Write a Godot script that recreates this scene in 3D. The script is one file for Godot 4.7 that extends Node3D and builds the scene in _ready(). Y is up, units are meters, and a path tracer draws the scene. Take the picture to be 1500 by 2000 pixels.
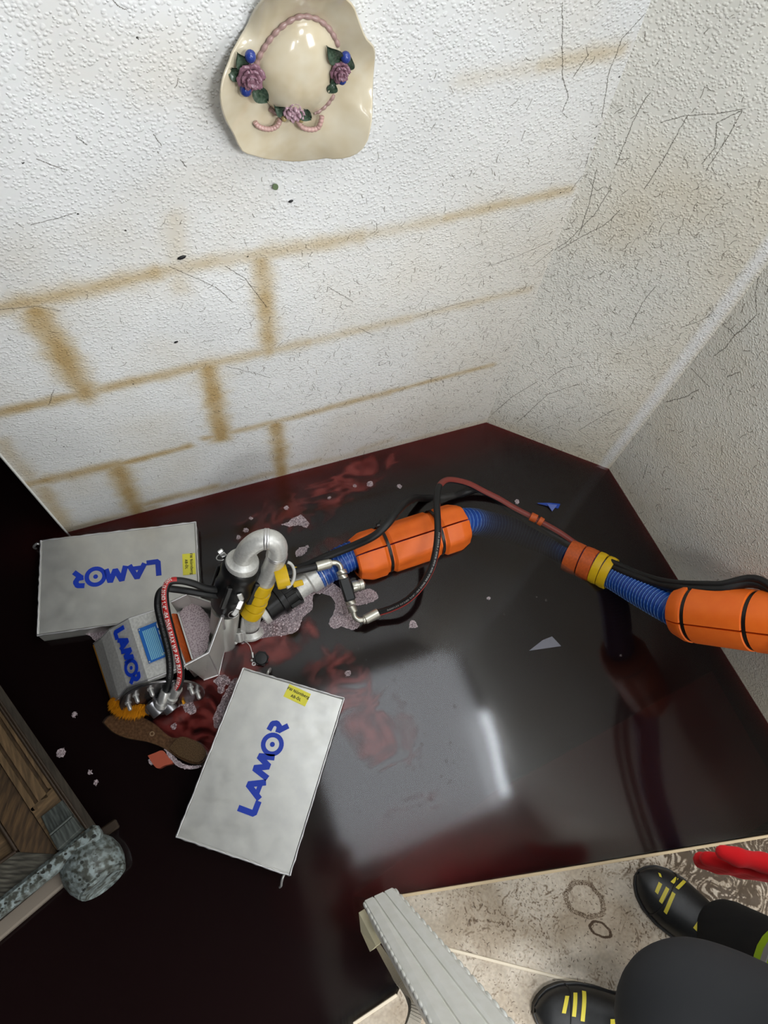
extends Node3D

const H := 1.667          # height of the lens above the water
const ZW := -0.822        # the back wall
var rng := RandomNumberGenerator.new()
var used := {}

# ---------------------------------------------------------------- helpers
func numbered(n: String) -> String:
	var k: int = used.get(n, -1) + 1
	used[n] = k
	return n if k == 0 else "%s_%03d" % [n, k]

func thing(called: String, label: String, category: String, at := Vector3.ZERO, group := "") -> Node3D:
	var o := Node3D.new()
	o.name = numbered(called)
	add_child(o, true)
	o.position = at
	o.set_meta("label", label)
	o.set_meta("category", category)
	if group: o.set_meta("group", group)
	return o

func tag(o: Node3D, label: String, category: String, group := "", kind := "") -> Node3D:
	if label: o.set_meta("label", label)
	if category: o.set_meta("category", category)
	if group: o.set_meta("group", group)
	if kind: o.set_meta("kind", kind)
	return o

func mat(c: Color, rough := 0.6, metal := 0.0, spec := 0.5) -> StandardMaterial3D:
	var m := StandardMaterial3D.new()
	m.albedo_color = c
	m.roughness = rough
	m.metallic = metal
	m.metallic_specular = spec
	return m

func begin() -> SurfaceTool:
	var st := SurfaceTool.new()
	st.begin(Mesh.PRIMITIVE_TRIANGLES)
	return st

# commits a SurfaceTool as ONE named mesh; points are given in the world and moved to the parent's own place
func obj(called: String, st: SurfaceTool, m: Material, parent: Node3D = self) -> MeshInstance3D:
	st.generate_normals()
	var o := MeshInstance3D.new()
	o.name = numbered(called) if parent == self else called
	o.mesh = st.commit()
	o.material_override = m
	parent.add_child(o, true)
	var off := Vector3.ZERO
	var p: Node = parent
	while p != self:
		off += p.position
		p = p.get_parent()
	o.position = -off
	return o

func struct(called: String, st: SurfaceTool, m: Material) -> MeshInstance3D:
	var o := obj(called, st, m)
	o.set_meta("kind", "structure")
	return o

func tri(st: SurfaceTool, a: Vector3, b: Vector3, c: Vector3) -> void:   # counter-clockwise seen from outside
	st.add_vertex(a); st.add_vertex(c); st.add_vertex(b)

func quad(st: SurfaceTool, a: Vector3, b: Vector3, c: Vector3, d: Vector3) -> void:
	tri(st, a, b, c); tri(st, a, c, d)

func flat(st: SurfaceTool) -> void:
	st.set_smooth_group(-1)

func uvquad(st: SurfaceTool, p: Array, uv: Array) -> void:
	for i in [0, 2, 1, 0, 3, 2]:
		st.set_uv(uv[i])
		st.add_vertex(p[i])

# a box with chamfered edges; xf sits at its middle
func rbox(st: SurfaceTool, xf: Transform3D, size: Vector3, b := 0.002) -> void:
	flat(st)
	var h := size * 0.5
	b = minf(b, minf(h.x, minf(h.y, h.z)) * 0.9)
	var c := func(x: int, y: int, z: int, ax: int) -> Vector3:
		var v := Vector3(x * h.x, y * h.y, z * h.z)
		for k in 3:
			if k != ax: v[k] -= [x, y, z][k] * b
		return xf * v
	for ax in 3:
		var u := (ax + 1) % 3
		var w := (ax + 2) % 3
		for s in [-1, 1]:
			var q := []
			for k in [[-1, -1], [1, -1], [1, 1], [-1, 1]]:
				var g := [0, 0, 0]
				g[ax] = s; g[u] = k[0]; g[w] = k[1]
				q.append(c.call(g[0], g[1], g[2], ax))
			if s > 0: quad(st, q[0], q[1], q[2], q[3])
			else: quad(st, q[3], q[2], q[1], q[0])
		for su in [-1, 1]:
			for sw in [-1, 1]:
				var g0 := [0, 0, 0]; g0[ax] = -1; g0[u] = su; g0[w] = sw
				var g1 := g0.duplicate(); g1[ax] = 1
				var a0: Vector3 = c.call(g0[0], g0[1], g0[2], u)
				var a1: Vector3 = c.call(g1[0], g1[1], g1[2], u)
				var b1: Vector3 = c.call(g1[0], g1[1], g1[2], w)
				var b0: Vector3 = c.call(g0[0], g0[1], g0[2], w)
				if su * sw > 0: quad(st, b0, a0, a1, b1)
				else: quad(st, a0, b0, b1, a1)
	for x in [-1, 1]:
		for y in [-1, 1]:
			for z in [-1, 1]:
				var p: Vector3 = c.call(x, y, z, 0)
				var q2: Vector3 = c.call(x, y, z, 1)
				var r: Vector3 = c.call(x, y, z, 2)
				if x * y * z > 0: tri(st, p, q2, r)
				else: tri(st, p, r, q2)

# a frame whose y points from a to b, at a
func along(a: Vector3, b: Vector3, side := Vector3.ZERO) -> Transform3D:
	var y := (b - a).normalized()
	var s := side if side.length() > 0.001 else (Vector3.RIGHT if absf(y.x) < 0.8 else Vector3.BACK)
	var z := s.cross(y).normalized()
	return Transform3D(Basis(y.cross(z), y, z), a)

func beam(st: SurfaceTool, a: Vector3, b: Vector3, w: float, d: float, side := Vector3.ZERO, bev := 0.002) -> void:
	var xf := along(a, b, side)
	xf.origin = (a + b) * 0.5
	rbox(st, xf, Vector3(w, a.distance_to(b), d), bev)

# turned shape: profile of (radius, height) about xf's y
func lathe(st: SurfaceTool, xf: Transform3D, prof: Array, sides := 24, sharp := 0.7) -> void:
	var grp := 1
	for i in prof.size() - 1:
		var p: Vector2 = prof[i]
		var q: Vector2 = prof[i + 1]
		if i > 0:
			var d0: Vector2 = (p - prof[i - 1]).normalized()
			if absf(d0.angle_to((q - p).normalized())) > sharp: grp += 1
		st.set_smooth_group(grp)
		for k in sides:
			var a0 := TAU * k / sides
			var a1 := TAU * (k + 1) / sides
			var d := [Vector3(cos(a0), 0, sin(a0)), Vector3(cos(a1), 0, sin(a1))]
			var v00: Vector3 = xf * (d[0] * p.x + Vector3(0, p.y, 0))
			var v01: Vector3 = xf * (d[1] * p.x + Vector3(0, p.y, 0))
			var v10: Vector3 = xf * (d[0] * q.x + Vector3(0, q.y, 0))
			var v11: Vector3 = xf * (d[1] * q.x + Vector3(0, q.y, 0))
			if p.x > 1e-5: tri(st, v00, v11, v01)
			if q.x > 1e-5: tri(st, v00, v10, v11)

func rod(st: SurfaceTool, a: Vector3, b: Vector3, r: float, sides := 16, bev := 0.0) -> void:
	var l := a.distance_to(b)
	var e := bev if bev > 0.0 else r * 0.08
	lathe(st, along(a, b), [Vector2(0, 0), Vector2(r - e, 0), Vector2(r, e), Vector2(r, l - e), Vector2(r - e, l), Vector2(0, l)], sides)

func spline(pts: Array, per := 6) -> Array:
	var out := []
	for i in pts.size() - 1:
		var p0: Vector3 = pts[maxi(i - 1, 0)]
		var p3: Vector3 = pts[mini(i + 2, pts.size() - 1)]
		for k in per:
			var a: Vector3 = pts[i]
			out.append(a.cubic_interpolate(pts[i + 1], p0, p3, float(k) / per))
	out.append(pts[-1])
	return out

func frames(pts: Array) -> Array:      # frames along a path: y runs along it
	var out := []
	var side := Vector3.UP
	for i in pts.size():
		var t: Vector3 = (pts[mini(i + 1, pts.size() - 1)] - pts[maxi(i - 1, 0)]).normalized()
		if absf(t.dot(side)) > 0.95: side = Vector3.RIGHT
		side = (side - t * side.dot(t)).normalized()
		out.append(Transform3D(Basis(side, t, side.cross(t)), pts[i]))
	return out

func tube(st: SurfaceTool, pts: Array, r: Variant, sides := 12, caps := true) -> void:
	var f := frames(pts)
	st.set_smooth_group(0)
	var ring := func(i: int, k: int) -> Vector3:
		var rad: float = r if r is float else r.call(float(i) / (pts.size() - 1))
		var a := TAU * (k % sides) / sides
		return f[i] * Vector3(cos(a) * rad, 0, sin(a) * rad)
	for i in pts.size() - 1:
		for k in sides:
			quad(st, ring.call(i, k), ring.call(i + 1, k), ring.call(i + 1, k + 1), ring.call(i, k + 1))
	if caps:
		flat(st)
		for k in sides:
			tri(st, pts[0], ring.call(0, k), ring.call(0, k + 1))
			tri(st, pts[-1], ring.call(pts.size() - 1, k + 1), ring.call(pts.size() - 1, k))

# flat outline in xf's x,y plane, thickened along +z
func slab(st: SurfaceTool, xf: Transform3D, poly: PackedVector2Array, depth: float) -> void:
	flat(st)
	if Geometry2D.is_polygon_clockwise(poly): poly.reverse()
	var ix := Geometry2D.triangulate_polygon(poly)
	for i in range(0, ix.size(), 3):
		var a := poly[ix[i]]
		var b := poly[ix[i + 1]]
		var c := poly[ix[i + 2]]
		if (b - a).cross(c - a) < 0:
			var t := b; b = c; c = t
		tri(st, xf * Vector3(a.x, a.y, depth), xf * Vector3(b.x, b.y, depth), xf * Vector3(c.x, c.y, depth))
		tri(st, xf * Vector3(a.x, a.y, 0), xf * Vector3(c.x, c.y, 0), xf * Vector3(b.x, b.y, 0))
	for i in poly.size():
		var p := poly[i]
		var q := poly[(i + 1) % poly.size()]
		quad(st, xf * Vector3(p.x, p.y, 0), xf * Vector3(q.x, q.y, 0), xf * Vector3(q.x, q.y, depth), xf * Vector3(p.x, p.y, depth))

func stroke(st: SurfaceTool, xf: Transform3D, line: Array, w: float, depth: float) -> void:
	for poly in Geometry2D.offset_polyline(PackedVector2Array(line), w * 0.5, Geometry2D.JOIN_ROUND, Geometry2D.END_ROUND):
		if not Geometry2D.is_polygon_clockwise(poly): slab(st, xf, poly, depth)

func annulus(st: SurfaceTool, xf: Transform3D, c: Vector2, r0: float, r1: float, depth: float, n := 28) -> void:
	flat(st)
	for k in n:
		var a := Vector2.from_angle(TAU * k / n)
		var b := Vector2.from_angle(TAU * (k + 1) / n)
		var v := func(d: Vector2, r: float, z: float) -> Vector3: return xf * Vector3(c.x + d.x * r, c.y + d.y * r, z)
		quad(st, v.call(a, r0, depth), v.call(a, r1, depth), v.call(b, r1, depth), v.call(b, r0, depth))
		quad(st, v.call(a, r1, 0), v.call(b, r1, 0), v.call(b, r1, depth), v.call(a, r1, depth))
		if r0 > 0: quad(st, v.call(b, r0, 0), v.call(a, r0, 0), v.call(a, r0, depth), v.call(b, r0, depth))

# lump of rounded shape: ellipsoid with optional noise
func ball(st: SurfaceTool, xf: Transform3D, rad: Vector3, n := 12, half := false) -> void:
	st.set_smooth_group(0)
	var rows := n / 2
	var v := func(i: int, k: int) -> Vector3:
		var t := PI * (0.5 if half else 1.0) * i / rows
		var a := TAU * (k % n) / n
		return xf * Vector3(rad.x * sin(t) * cos(a), rad.y * cos(t), rad.z * sin(t) * sin(a))
	for i in rows:
		for k in n:
			if i > 0: tri(st, v.call(i, k), v.call(i, k + 1), v.call(i + 1, k + 1))
			tri(st, v.call(i, k), v.call(i + 1, k + 1), v.call(i + 1, k))

func text_mesh(s: String, size: float, depth := 0.0004, bold := true) -> TextMesh:
	var f := SystemFont.new()
	f.font_names = PackedStringArray(["Droid Sans"])
	f.font_weight = 700 if bold else 400
	var t := TextMesh.new()
	t.text = s
	t.font = f
	t.font_size = 48
	t.pixel_size = size / 48.0
	t.depth = depth
	t.curve_step = 1.0
	return t

func noise(f: float, oct := 4, seed_ := 1, kind := FastNoiseLite.TYPE_SIMPLEX_SMOOTH) -> FastNoiseLite:
	var n := FastNoiseLite.new()
	n.noise_type = kind
	n.frequency = f
	n.fractal_octaves = oct
	n.seed = seed_
	return n

func grain(m: StandardMaterial3D, f: float, lo: Color, hi: Color, scale: float, seed_ := 3, oct := 4) -> StandardMaterial3D:
	var t := NoiseTexture2D.new()
	t.width = 256; t.height = 256
	t.seamless = true
	t.noise = noise(f, oct, seed_)
	var g := Gradient.new()
	g.colors = PackedColorArray([lo, hi])
	t.color_ramp = g
	m.albedo_texture = t
	m.uv1_triplanar = true
	m.uv1_world_triplanar = true
	m.uv1_scale = Vector3.ONE * scale
	return m



func aim(at: Vector3, to: Vector3) -> Transform3D:
	return Transform3D(Basis.IDENTITY, at).looking_at(to, Vector3.UP if absf((to - at).normalized().y) < 0.95 else Vector3.BACK)

func lamp(called: String, xf: Transform3D, size: Vector2, energy: float, c: Color) -> void:
	var l := AreaLight3D.new()
	l.name = called
	l.transform = xf
	l.area_size = size
	l.area_normalize_energy = true
	l.area_range = 14.0
	l.light_energy = energy
	l.light_color = c
	l.shadow_enabled = true
	add_child(l)

const KEY_AT := Vector3(1.85, 1.95, 1.75)
const KEY_TO := Vector3(0.0, 0.6, -0.8)

func lights() -> void:
	lamp("stair_window_light", aim(KEY_AT, KEY_TO), Vector2(1.1, 1.3), 5.6, Color(0.985, 0.99, 1.0))
	lamp("skylight_light", aim(Vector3(0.5, 2.31, -0.25), Vector3(0.5, 0, -0.25)), Vector2(0.85, 0.85), 1.0, Color(0.95, 0.97, 1.0))
	lamp("fill_panel_light", aim(Vector3(-0.25, 1.95, 2.38), Vector3(0.4, 0.5, -0.4)), Vector2(0.9, 0.6), 3.0, Color(0.985, 0.99, 1.0))  # unseen fill light, added to brighten the rail, steps and right wall
	lamp("fill_lamp_light", aim(Vector3(0.45, 2.27, 0.95), Vector3(0.45, 0, 0.95)), Vector2(0.32, 0.32), 4.6, Color(0.975, 0.988, 1.0))  # unseen lamp, added as fill for the dark right wall and steps
	lamp("skylight_slot_light", aim(Vector3(0.93, 2.31, -0.09), Vector3(0.93, 0, -0.09)), Vector2(0.10, 0.46), 0.30, Color(0.95, 0.97, 1.0))

# ---- textures of the plastered walls
func stucco_height() -> ImageTexture:
	var n := 1024
	var h := PackedFloat32Array()
	h.resize(n * n)
	h.fill(0.15)
	for i in 9500:
		var cx := rng.randf() * n
		var cy := rng.randf() * n
		var r := rng.randf_range(2.4, 5.6)
		var el := rng.randf_range(1.0, 1.35)
		var ca := cos(rng.randf() * PI)
		var sa := sqrt(1.0 - ca * ca)
		var top := rng.randf_range(0.35, 1.0)
		var R := int(ceil(r * el))
		for y in range(-R, R + 1):
			for x in range(-R, R + 1):
				var u := (x * ca + y * sa) / el
				var v := -x * sa + y * ca
				var d := (u * u + v * v) / (r * r)
				if d < 1.0:
					var k := (int(cy) + y & 1023) * n + (int(cx) + x & 1023)
					h[k] = maxf(h[k], 0.15 + top * (1.0 - d) * 0.8)
	return ImageTexture.create_from_image(Image.create_from_data(n, n, false, Image.FORMAT_RF, h.to_byte_array()))

func strand(im: Image, p: Vector2, a: float, l: float, bend: float, c: Color, k: float) -> void:
	var w := im.get_width()
	var hh := im.get_height()
	for i in int(l):
		a += bend + rng.randf_range(-0.12, 0.12)
		p += Vector2.from_angle(a)
		if p.x < 1 or p.y < 1 or p.x > w - 2 or p.y > hh - 2: return
		im.set_pixelv(p, im.get_pixelv(p).lerp(c, k))

# plaster: off-white, with yellow-brown stains where the block joints sit behind it, soot-like strands and specks
# stains: [from, to, half width, strength] in pixels of the finished picture
func plaster(w: int, hh: int, base: Color, stains: Array, n_strands: int, where: Callable, seed_: int) -> Image:
	var q := 4
	var lw := w / q
	var lh := hh / q
	var f := noise(0.03, 4, seed_)
	var g := noise(0.008, 3, seed_ + 5)
	var m := PackedFloat32Array()
	m.resize(lw * lh)
	for s in stains:
		var a: Vector2 = s[0] / q
		var b: Vector2 = s[1] / q
		var r: float = s[2] / q
		var bb := Rect2(a, Vector2.ZERO).expand(b).grow(r * 2.6)
		for y in range(maxi(0, int(bb.position.y)), mini(lh, int(bb.end.y))):
			for x in range(maxi(0, int(bb.position.x)), mini(lw, int(bb.end.x))):
				var p := Vector2(x, y)
				var d := p.distance_to(Geometry2D.get_closest_point_to_segment(p, a, b)) / r
				d *= 1.0 + 0.35 * f.get_noise_2d(x * 2.0, y * 2.0)
				if d < 2.5: m[y * lw + x] = maxf(m[y * lw + x], s[3] * exp(-d * d * 0.9) * (1.0 + 0.4 * f.get_noise_2d(x, y)))
	var im := Image.create(lw, lh, false, Image.FORMAT_RGB8)
	var stain := Color(0.67, 0.575, 0.405)
	var oil_tint_row := int((1.0 - 0.2 / 1.434) * lh)  # below this row the red of light through shallow oil is painted in
	for y in lh:
		for x in lw:
			var t := 1.0 + 0.05 * g.get_noise_2d(x, y)
			var c := base * t
			c = c.lerp(base.lerp(stain, 0.22), clampf(g.get_noise_2d(x + 500, y) * 0.9, 0, 1))
			c = c.lerp(base.lerp(stain, 0.30), 0.55 * smoothstep(0.45, 1.0, x / float(lw) + 0.15 * g.get_noise_2d(x, y + 300)) * smoothstep(0.1, 0.45, y / float(lh)))
			c = c.lerp(stain, clampf(m[y * lw + x], 0, 1))
			if y > oil_tint_row: c = Color(0.42, 0.12, 0.11)
			im.set_pixel(x, y, c)
	im.resize(w, hh, Image.INTERPOLATE_CUBIC)
	for i in n_strands:
		var p := Vector2(rng.randf() * w, 12 + rng.randf() * (hh - 12))
		if rng.randf() > where.call(p): continue
		strand(im, p, rng.randf_range(0.7, 2.6), rng.randf_range(5, 26), rng.randf_range(-0.06, 0.06), Color(0.16, 0.13, 0.09), rng.randf_range(0.25, 0.85))
	return im

func kpx(p: Vector2, w: float, h: float, l: float) -> Vector2:
	return Vector2(p.x / l * w, (1.0 - (p.y + 0.2) / 1.434) * h)

func scratch(im: Image, a: Vector2, b: Vector2, k: float) -> void:
	var n := int(a.distance_to(b)) + 1
	var off := Vector2.ZERO
	for i in n:
		off = (off + Vector2(rng.randf_range(-0.5, 0.5), rng.randf_range(-0.5, 0.5))) * 0.9
		var p := a.lerp(b, float(i) / n) + off
		if p.x < 1 or p.y < 1 or p.x > im.get_width() - 2 or p.y > im.get_height() - 2: continue
		im.set_pixelv(p, im.get_pixelv(p).lerp(Color(0.10, 0.08, 0.05), k))
		if rng.randf() < 0.5: im.set_pixelv(p + Vector2(1, 0), im.get_pixelv(p + Vector2(1, 0)).lerp(Color(0.10, 0.08, 0.05), k * 0.5))

func plaster_mat(im: Image, h: ImageTexture) -> StandardMaterial3D:
	var m := mat(Color(1, 1, 1), 0.85, 0.0, 0.3)
	m.detail_enabled = true
	m.detail_uv_layer = BaseMaterial3D.DETAIL_UV_2
	m.detail_blend_mode = BaseMaterial3D.BLEND_MODE_MIX
	im.convert(Image.FORMAT_RGBA8)
	m.detail_albedo = ImageTexture.create_from_image(im)
	m.heightmap_enabled = true
	m.heightmap_texture = h
	m.heightmap_scale = 0.125
	return m

# a thick plastered wall from a to b (on the floor plan), front face towards n
func wall(called: String, a: Vector3, b: Vector3, y0: float, y1: float, thick: float, m: Material, uv_w: float, uv_h: float) -> void:
	var st := begin()
	flat(st)
	var l := a.distance_to(b)
	var n := Vector3.UP.cross((b - a).normalized())
	var pts := [Vector3(a.x, y0, a.z), Vector3(b.x, y0, b.z), Vector3(b.x, y1, b.z), Vector3(a.x, y1, a.z)]
	for cut in [[y0, -0.19], [-0.19, 1.22], [1.22, y1]]:
		var q := [Vector3(a.x, cut[0], a.z), Vector3(b.x, cut[0], b.z), Vector3(b.x, cut[1], b.z), Vector3(a.x, cut[1], a.z)]
		var uv := [Vector2(0, cut[0]), Vector2(l, cut[0]), Vector2(l, cut[1]), Vector2(0, cut[1])]
		for i in [0, 2, 1, 0, 3, 2]:
			st.set_uv(uv[i] / 0.5)
			st.set_uv2(Vector2(uv[i].x / uv_w, 1.0 - (clampf(uv[i].y, -0.19, 1.22) + 0.2) / uv_h))
			st.add_vertex(q[i])
	st.set_uv2(Vector2(0.5, 0.002))
	var k := n * thick
	var o := []
	for p in pts: o.append(p + k)
	quad(st, o[1], o[0], o[3], o[2])
	quad(st, o[0], pts[0], pts[3], o[3])
	quad(st, pts[1], o[1], o[2], pts[2])
	quad(st, pts[3], pts[2], o[2], o[3])
	quad(st, o[0], o[1], pts[1], pts[0])
	struct(called, st, m)

func wpx(p: Vector3) -> Vector2:   # place on the back wall -> pixel of its texture
	return Vector2((p.x + 0.39) / 1.08 * 1536.0, (1.0 - (p.y + 0.2) / 1.434) * 2048.0)

func room() -> void:
	var hm := stucco_height()
	var base := Color(0.845, 0.85, 0.845)
	var st := [
		[Vector3(-0.2660, 0.7676, -0.8220), Vector3(-0.1511, 0.7662, -0.8220), 26, 0.6], [Vector3(-0.2097, 0.7654, -0.8220), Vector3(-0.0213, 0.7752, -0.8220), 26, 0.65], [Vector3(-0.0213, 0.7752, -0.8220), Vector3(0.1192, 0.7707, -0.8220), 24, 0.45], [Vector3(0.1192, 0.7707, -0.8220), Vector3(0.3018, 0.7636, -0.8220), 24, 0.5], [Vector3(0.3018, 0.7636, -0.8220), Vector3(0.4510, 0.7665, -0.8220), 22, 0.3], [Vector3(0.4510, 0.7665, -0.8220), Vector3(0.6719, 0.7741, -0.8220), 18, 0.5],
		[Vector3(-0.3659, 0.5198, -0.8220), Vector3(-0.2014, 0.5208, -0.8220), 22, 0.8], [Vector3(-0.2014, 0.5208, -0.8220), Vector3(0.0180, 0.5227, -0.8220), 22, 0.65], [Vector3(0.0180, 0.5227, -0.8220), Vector3(0.2113, 0.5202, -0.8220), 22, 0.55], [Vector3(0.2113, 0.5202, -0.8220), Vector3(0.4155, 0.5240, -0.8220), 20, 0.35], [Vector3(0.4155, 0.5240, -0.8220), Vector3(0.6637, 0.5283, -0.8220), 18, 0.3],
		[Vector3(-0.4000, 0.2622, -0.8220), Vector3(-0.2077, 0.2499, -0.8220), 26, 0.8], [Vector3(-0.2077, 0.2499, -0.8220), Vector3(-0.0613, 0.2530, -0.8220), 17, 0.8], [Vector3(-0.0204, 0.2682, -0.8220), Vector3(0.1591, 0.2650, -0.8220), 16, 0.6], [Vector3(0.1591, 0.2650, -0.8220), Vector3(0.3947, 0.2726, -0.8220), 16, 0.6], [Vector3(0.3947, 0.2726, -0.8220), Vector3(0.6418, 0.2807, -0.8220), 15, 0.55],
		[Vector3(0.4339, 1.0104, -0.8220), Vector3(0.5532, 1.0132, -0.8220), 22, 0.18], [Vector3(0.5532, 1.0132, -0.8220), Vector3(0.6689, 1.0174, -0.8220), 22, 0.4], [Vector3(0.0097, 0.7342, -0.8220), Vector3(0.0266, 0.8662, -0.8220), 24, 0.25],
		[Vector3(-0.2032, 0.7424, -0.8220), Vector3(-0.1983, 0.5162, -0.8220), 32, 0.95], [Vector3(0.1403, 0.7537, -0.8220), Vector3(0.1375, 0.5204, -0.8220), 25, 0.75], [Vector3(0.0207, 0.5087, -0.8220), Vector3(0.0130, 0.2538, -0.8220), 28, 0.95], [Vector3(0.1319, 0.2516, -0.8220), Vector3(0.1334, 0.0127, -0.8220), 27, 0.95], [Vector3(-0.2138, 0.2343, -0.8220), Vector3(-0.2228, 0.0094, -0.8220), 34, 0.95],
		[Vector3(-0.3714, 0.2279, -0.8220), Vector3(-0.3844, 0.0010, -0.8220), 28, 0.5], [Vector3(-0.3867, 0.0123, -0.8220), Vector3(-0.1828, 0.0137, -0.8220), 26, 0.5], [Vector3(-0.2012, 0.0405, -0.8220), Vector3(-0.0304, 0.0368, -0.8220), 22, 0.65], [Vector3(-0.0573, 0.0241, -0.8220), Vector3(0.2261, 0.0312, -0.8220), 22, 0.4], [Vector3(0.2260, 0.0174, -0.8220), Vector3(0.6882, 0.0080, -0.8220), 22, 0.25], [Vector3(-0.3758, 0.4283, -0.8220), Vector3(-0.3764, 0.2433, -0.8220), 26, 0.4], [Vector3(0.4141, 0.0409, -0.8220), Vector3(0.3332, 0.0288, -0.8220), 20, 0.3],
	]
	var hairs := [[Vector3(0.3705, 0.4022, -0.8220), Vector3(0.3620, 0.3965, -0.8220), Vector3(0.3628, 0.3853, -0.8220), Vector3(0.3760, 0.3893, -0.8220), Vector3(0.3848, 0.3913, -0.8220), Vector3(0.3881, 0.3791, -0.8220)], [Vector3(-0.1135, 0.9978, -0.8220), Vector3(-0.1030, 0.9882, -0.8220), Vector3(-0.0858, 0.9755, -0.8220)], [Vector3(-0.0608, 1.0175, -0.8220), Vector3(-0.0524, 1.0051, -0.8220)], [Vector3(0.0274, 1.0047, -0.8220), Vector3(0.0332, 0.9867, -0.8220)], [Vector3(0.0525, 0.9620, -0.8220), Vector3(0.0586, 0.9479, -0.8220)], [Vector3(-0.1543, 0.9023, -0.8220), Vector3(-0.0933, 0.9092, -0.8220)], [Vector3(0.0855, 0.7579, -0.8220), Vector3(0.1141, 0.7206, -0.8220), Vector3(0.1418, 0.6426, -0.8220)], [Vector3(0.3119, 0.5284, -0.8220), Vector3(0.3447, 0.4933, -0.8220)], [Vector3(0.4715, 0.3020, -0.8220), Vector3(0.4969, 0.2857, -0.8220), Vector3(0.5123, 0.2896, -0.8220)], [Vector3(0.5563, 1.0935, -0.8220), Vector3(0.5904, 0.9888, -0.8220), Vector3(0.6116, 0.9539, -0.8220), Vector3(0.6097, 0.9295, -0.8220)], [Vector3(0.6089, 0.9858, -0.8220), Vector3(0.6216, 1.0173, -0.8220)], [Vector3(0.0535, 0.5040, -0.8220), Vector3(0.1077, 0.4574, -0.8220), Vector3(0.1343, 0.4327, -0.8220)], [Vector3(0.2510, 0.6610, -0.8220), Vector3(0.2989, 0.6059, -0.8220)], [Vector3(0.0029, 0.7814, -0.8220), Vector3(0.0639, 0.7177, -0.8220), Vector3(0.0877, 0.6731, -0.8220)], [Vector3(0.5546, 0.6243, -0.8220), Vector3(0.6046, 0.6301, -0.8220), Vector3(0.6805, 0.6549, -0.8220)], [Vector3(0.4265, 0.5204, -0.8220), Vector3(0.4887, 0.5305, -0.8220), Vector3(0.5527, 0.5327, -0.8220)], [Vector3(0.6853, 0.8427, -0.8220), Vector3(0.6909, 0.8015, -0.8220), Vector3(0.6778, 0.7706, -0.8220)], [Vector3(0.6560, 0.5954, -0.8220), Vector3(0.6963, 0.6378, -0.8220), Vector3(0.7179, 0.6827, -0.8220), Vector3(0.7415, 0.6890, -0.8220)], [Vector3(0.6900, 1.0631, -0.8220), Vector3(0.6668, 1.0320, -0.8220), Vector3(0.6661, 0.9843, -0.8220), Vector3(0.6834, 0.9075, -0.8220)], [Vector3(0.3402, -0.1359, -0.8220), Vector3(0.3499, 0.0201, -0.8220)], [Vector3(0.2748, 0.3135, -0.8220), Vector3(0.2835, 0.3396, -0.8220)], [Vector3(-0.2467, 0.7625, -0.8220), Vector3(-0.1988, 0.7550, -0.8220), Vector3(-0.1689, 0.7336, -0.8220)], [Vector3(-0.2619, 0.5103, -0.8220), Vector3(-0.2401, 0.5502, -0.8220)]]
	var specks := [Vector3(0.1948, 0.8606, -0.8220), Vector3(0.0244, 0.7937, -0.8220), Vector3(-0.0193, 0.6034, -0.8220), Vector3(-0.1135, 0.5136, -0.8220), Vector3(0.1222, 0.7688, -0.8220), Vector3(-0.2534, 0.2819, -0.8220), Vector3(-0.2811, 0.3659, -0.8220), Vector3(-0.0411, 0.8644, -0.8220), Vector3(-0.1303, 0.9954, -0.8220), Vector3(-0.0929, 0.9065, -0.8220), Vector3(0.0349, 1.1234, -0.8220), Vector3(0.6586, 0.7706, -0.8220), Vector3(0.6871, 0.9731, -0.8220), Vector3(0.6801, 0.8931, -0.8220), Vector3(0.6857, 0.8711, -0.8220), Vector3(0.7074, 0.7875, -0.8220)]
	for s in st:
		s[0] = wpx(s[0]); s[1] = wpx(s[1])
	var back := plaster(1536, 2048, base, st, 9000, func(p: Vector2) -> float:
		var x := p.x / 1536.0
		return clampf((x - 0.25) * 1.1, 0.04, 0.8) * clampf((p.y - 250.0) / 900.0, 0.08, 1.0), 11)
	for h in hairs:
		for i in h.size() - 1: scratch(back, wpx(h[i]), wpx(h[i + 1]), 0.75)
	for p in specks:
		var c := wpx(p)
		for k in 22: back.set_pixelv((c + Vector2.from_angle(rng.randf() * TAU) * rng.randf() * 2.2).clamp(Vector2.ZERO, Vector2(1535, 2047)), Color(0.07, 0.06, 0.05))
	wall("wall_back", Vector3(-0.39, 0, ZW), Vector3(0.69, 0, ZW), -0.5, 2.35, 0.24, plaster_mat(back, hm), 1.08, 1.434)
	var dull := Color(0.85, 0.845, 0.81)
	var ang := plaster(512, 2048, dull, [[Vector2(60, 700), Vector2(400, 500), 90, 0.12], [Vector2(0, 1760), Vector2(512, 1760), 60, 0.2]], 3400, func(p: Vector2) -> float: return clampf((p.y - 300) / 700.0, 0.1, 0.75), 21)
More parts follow.
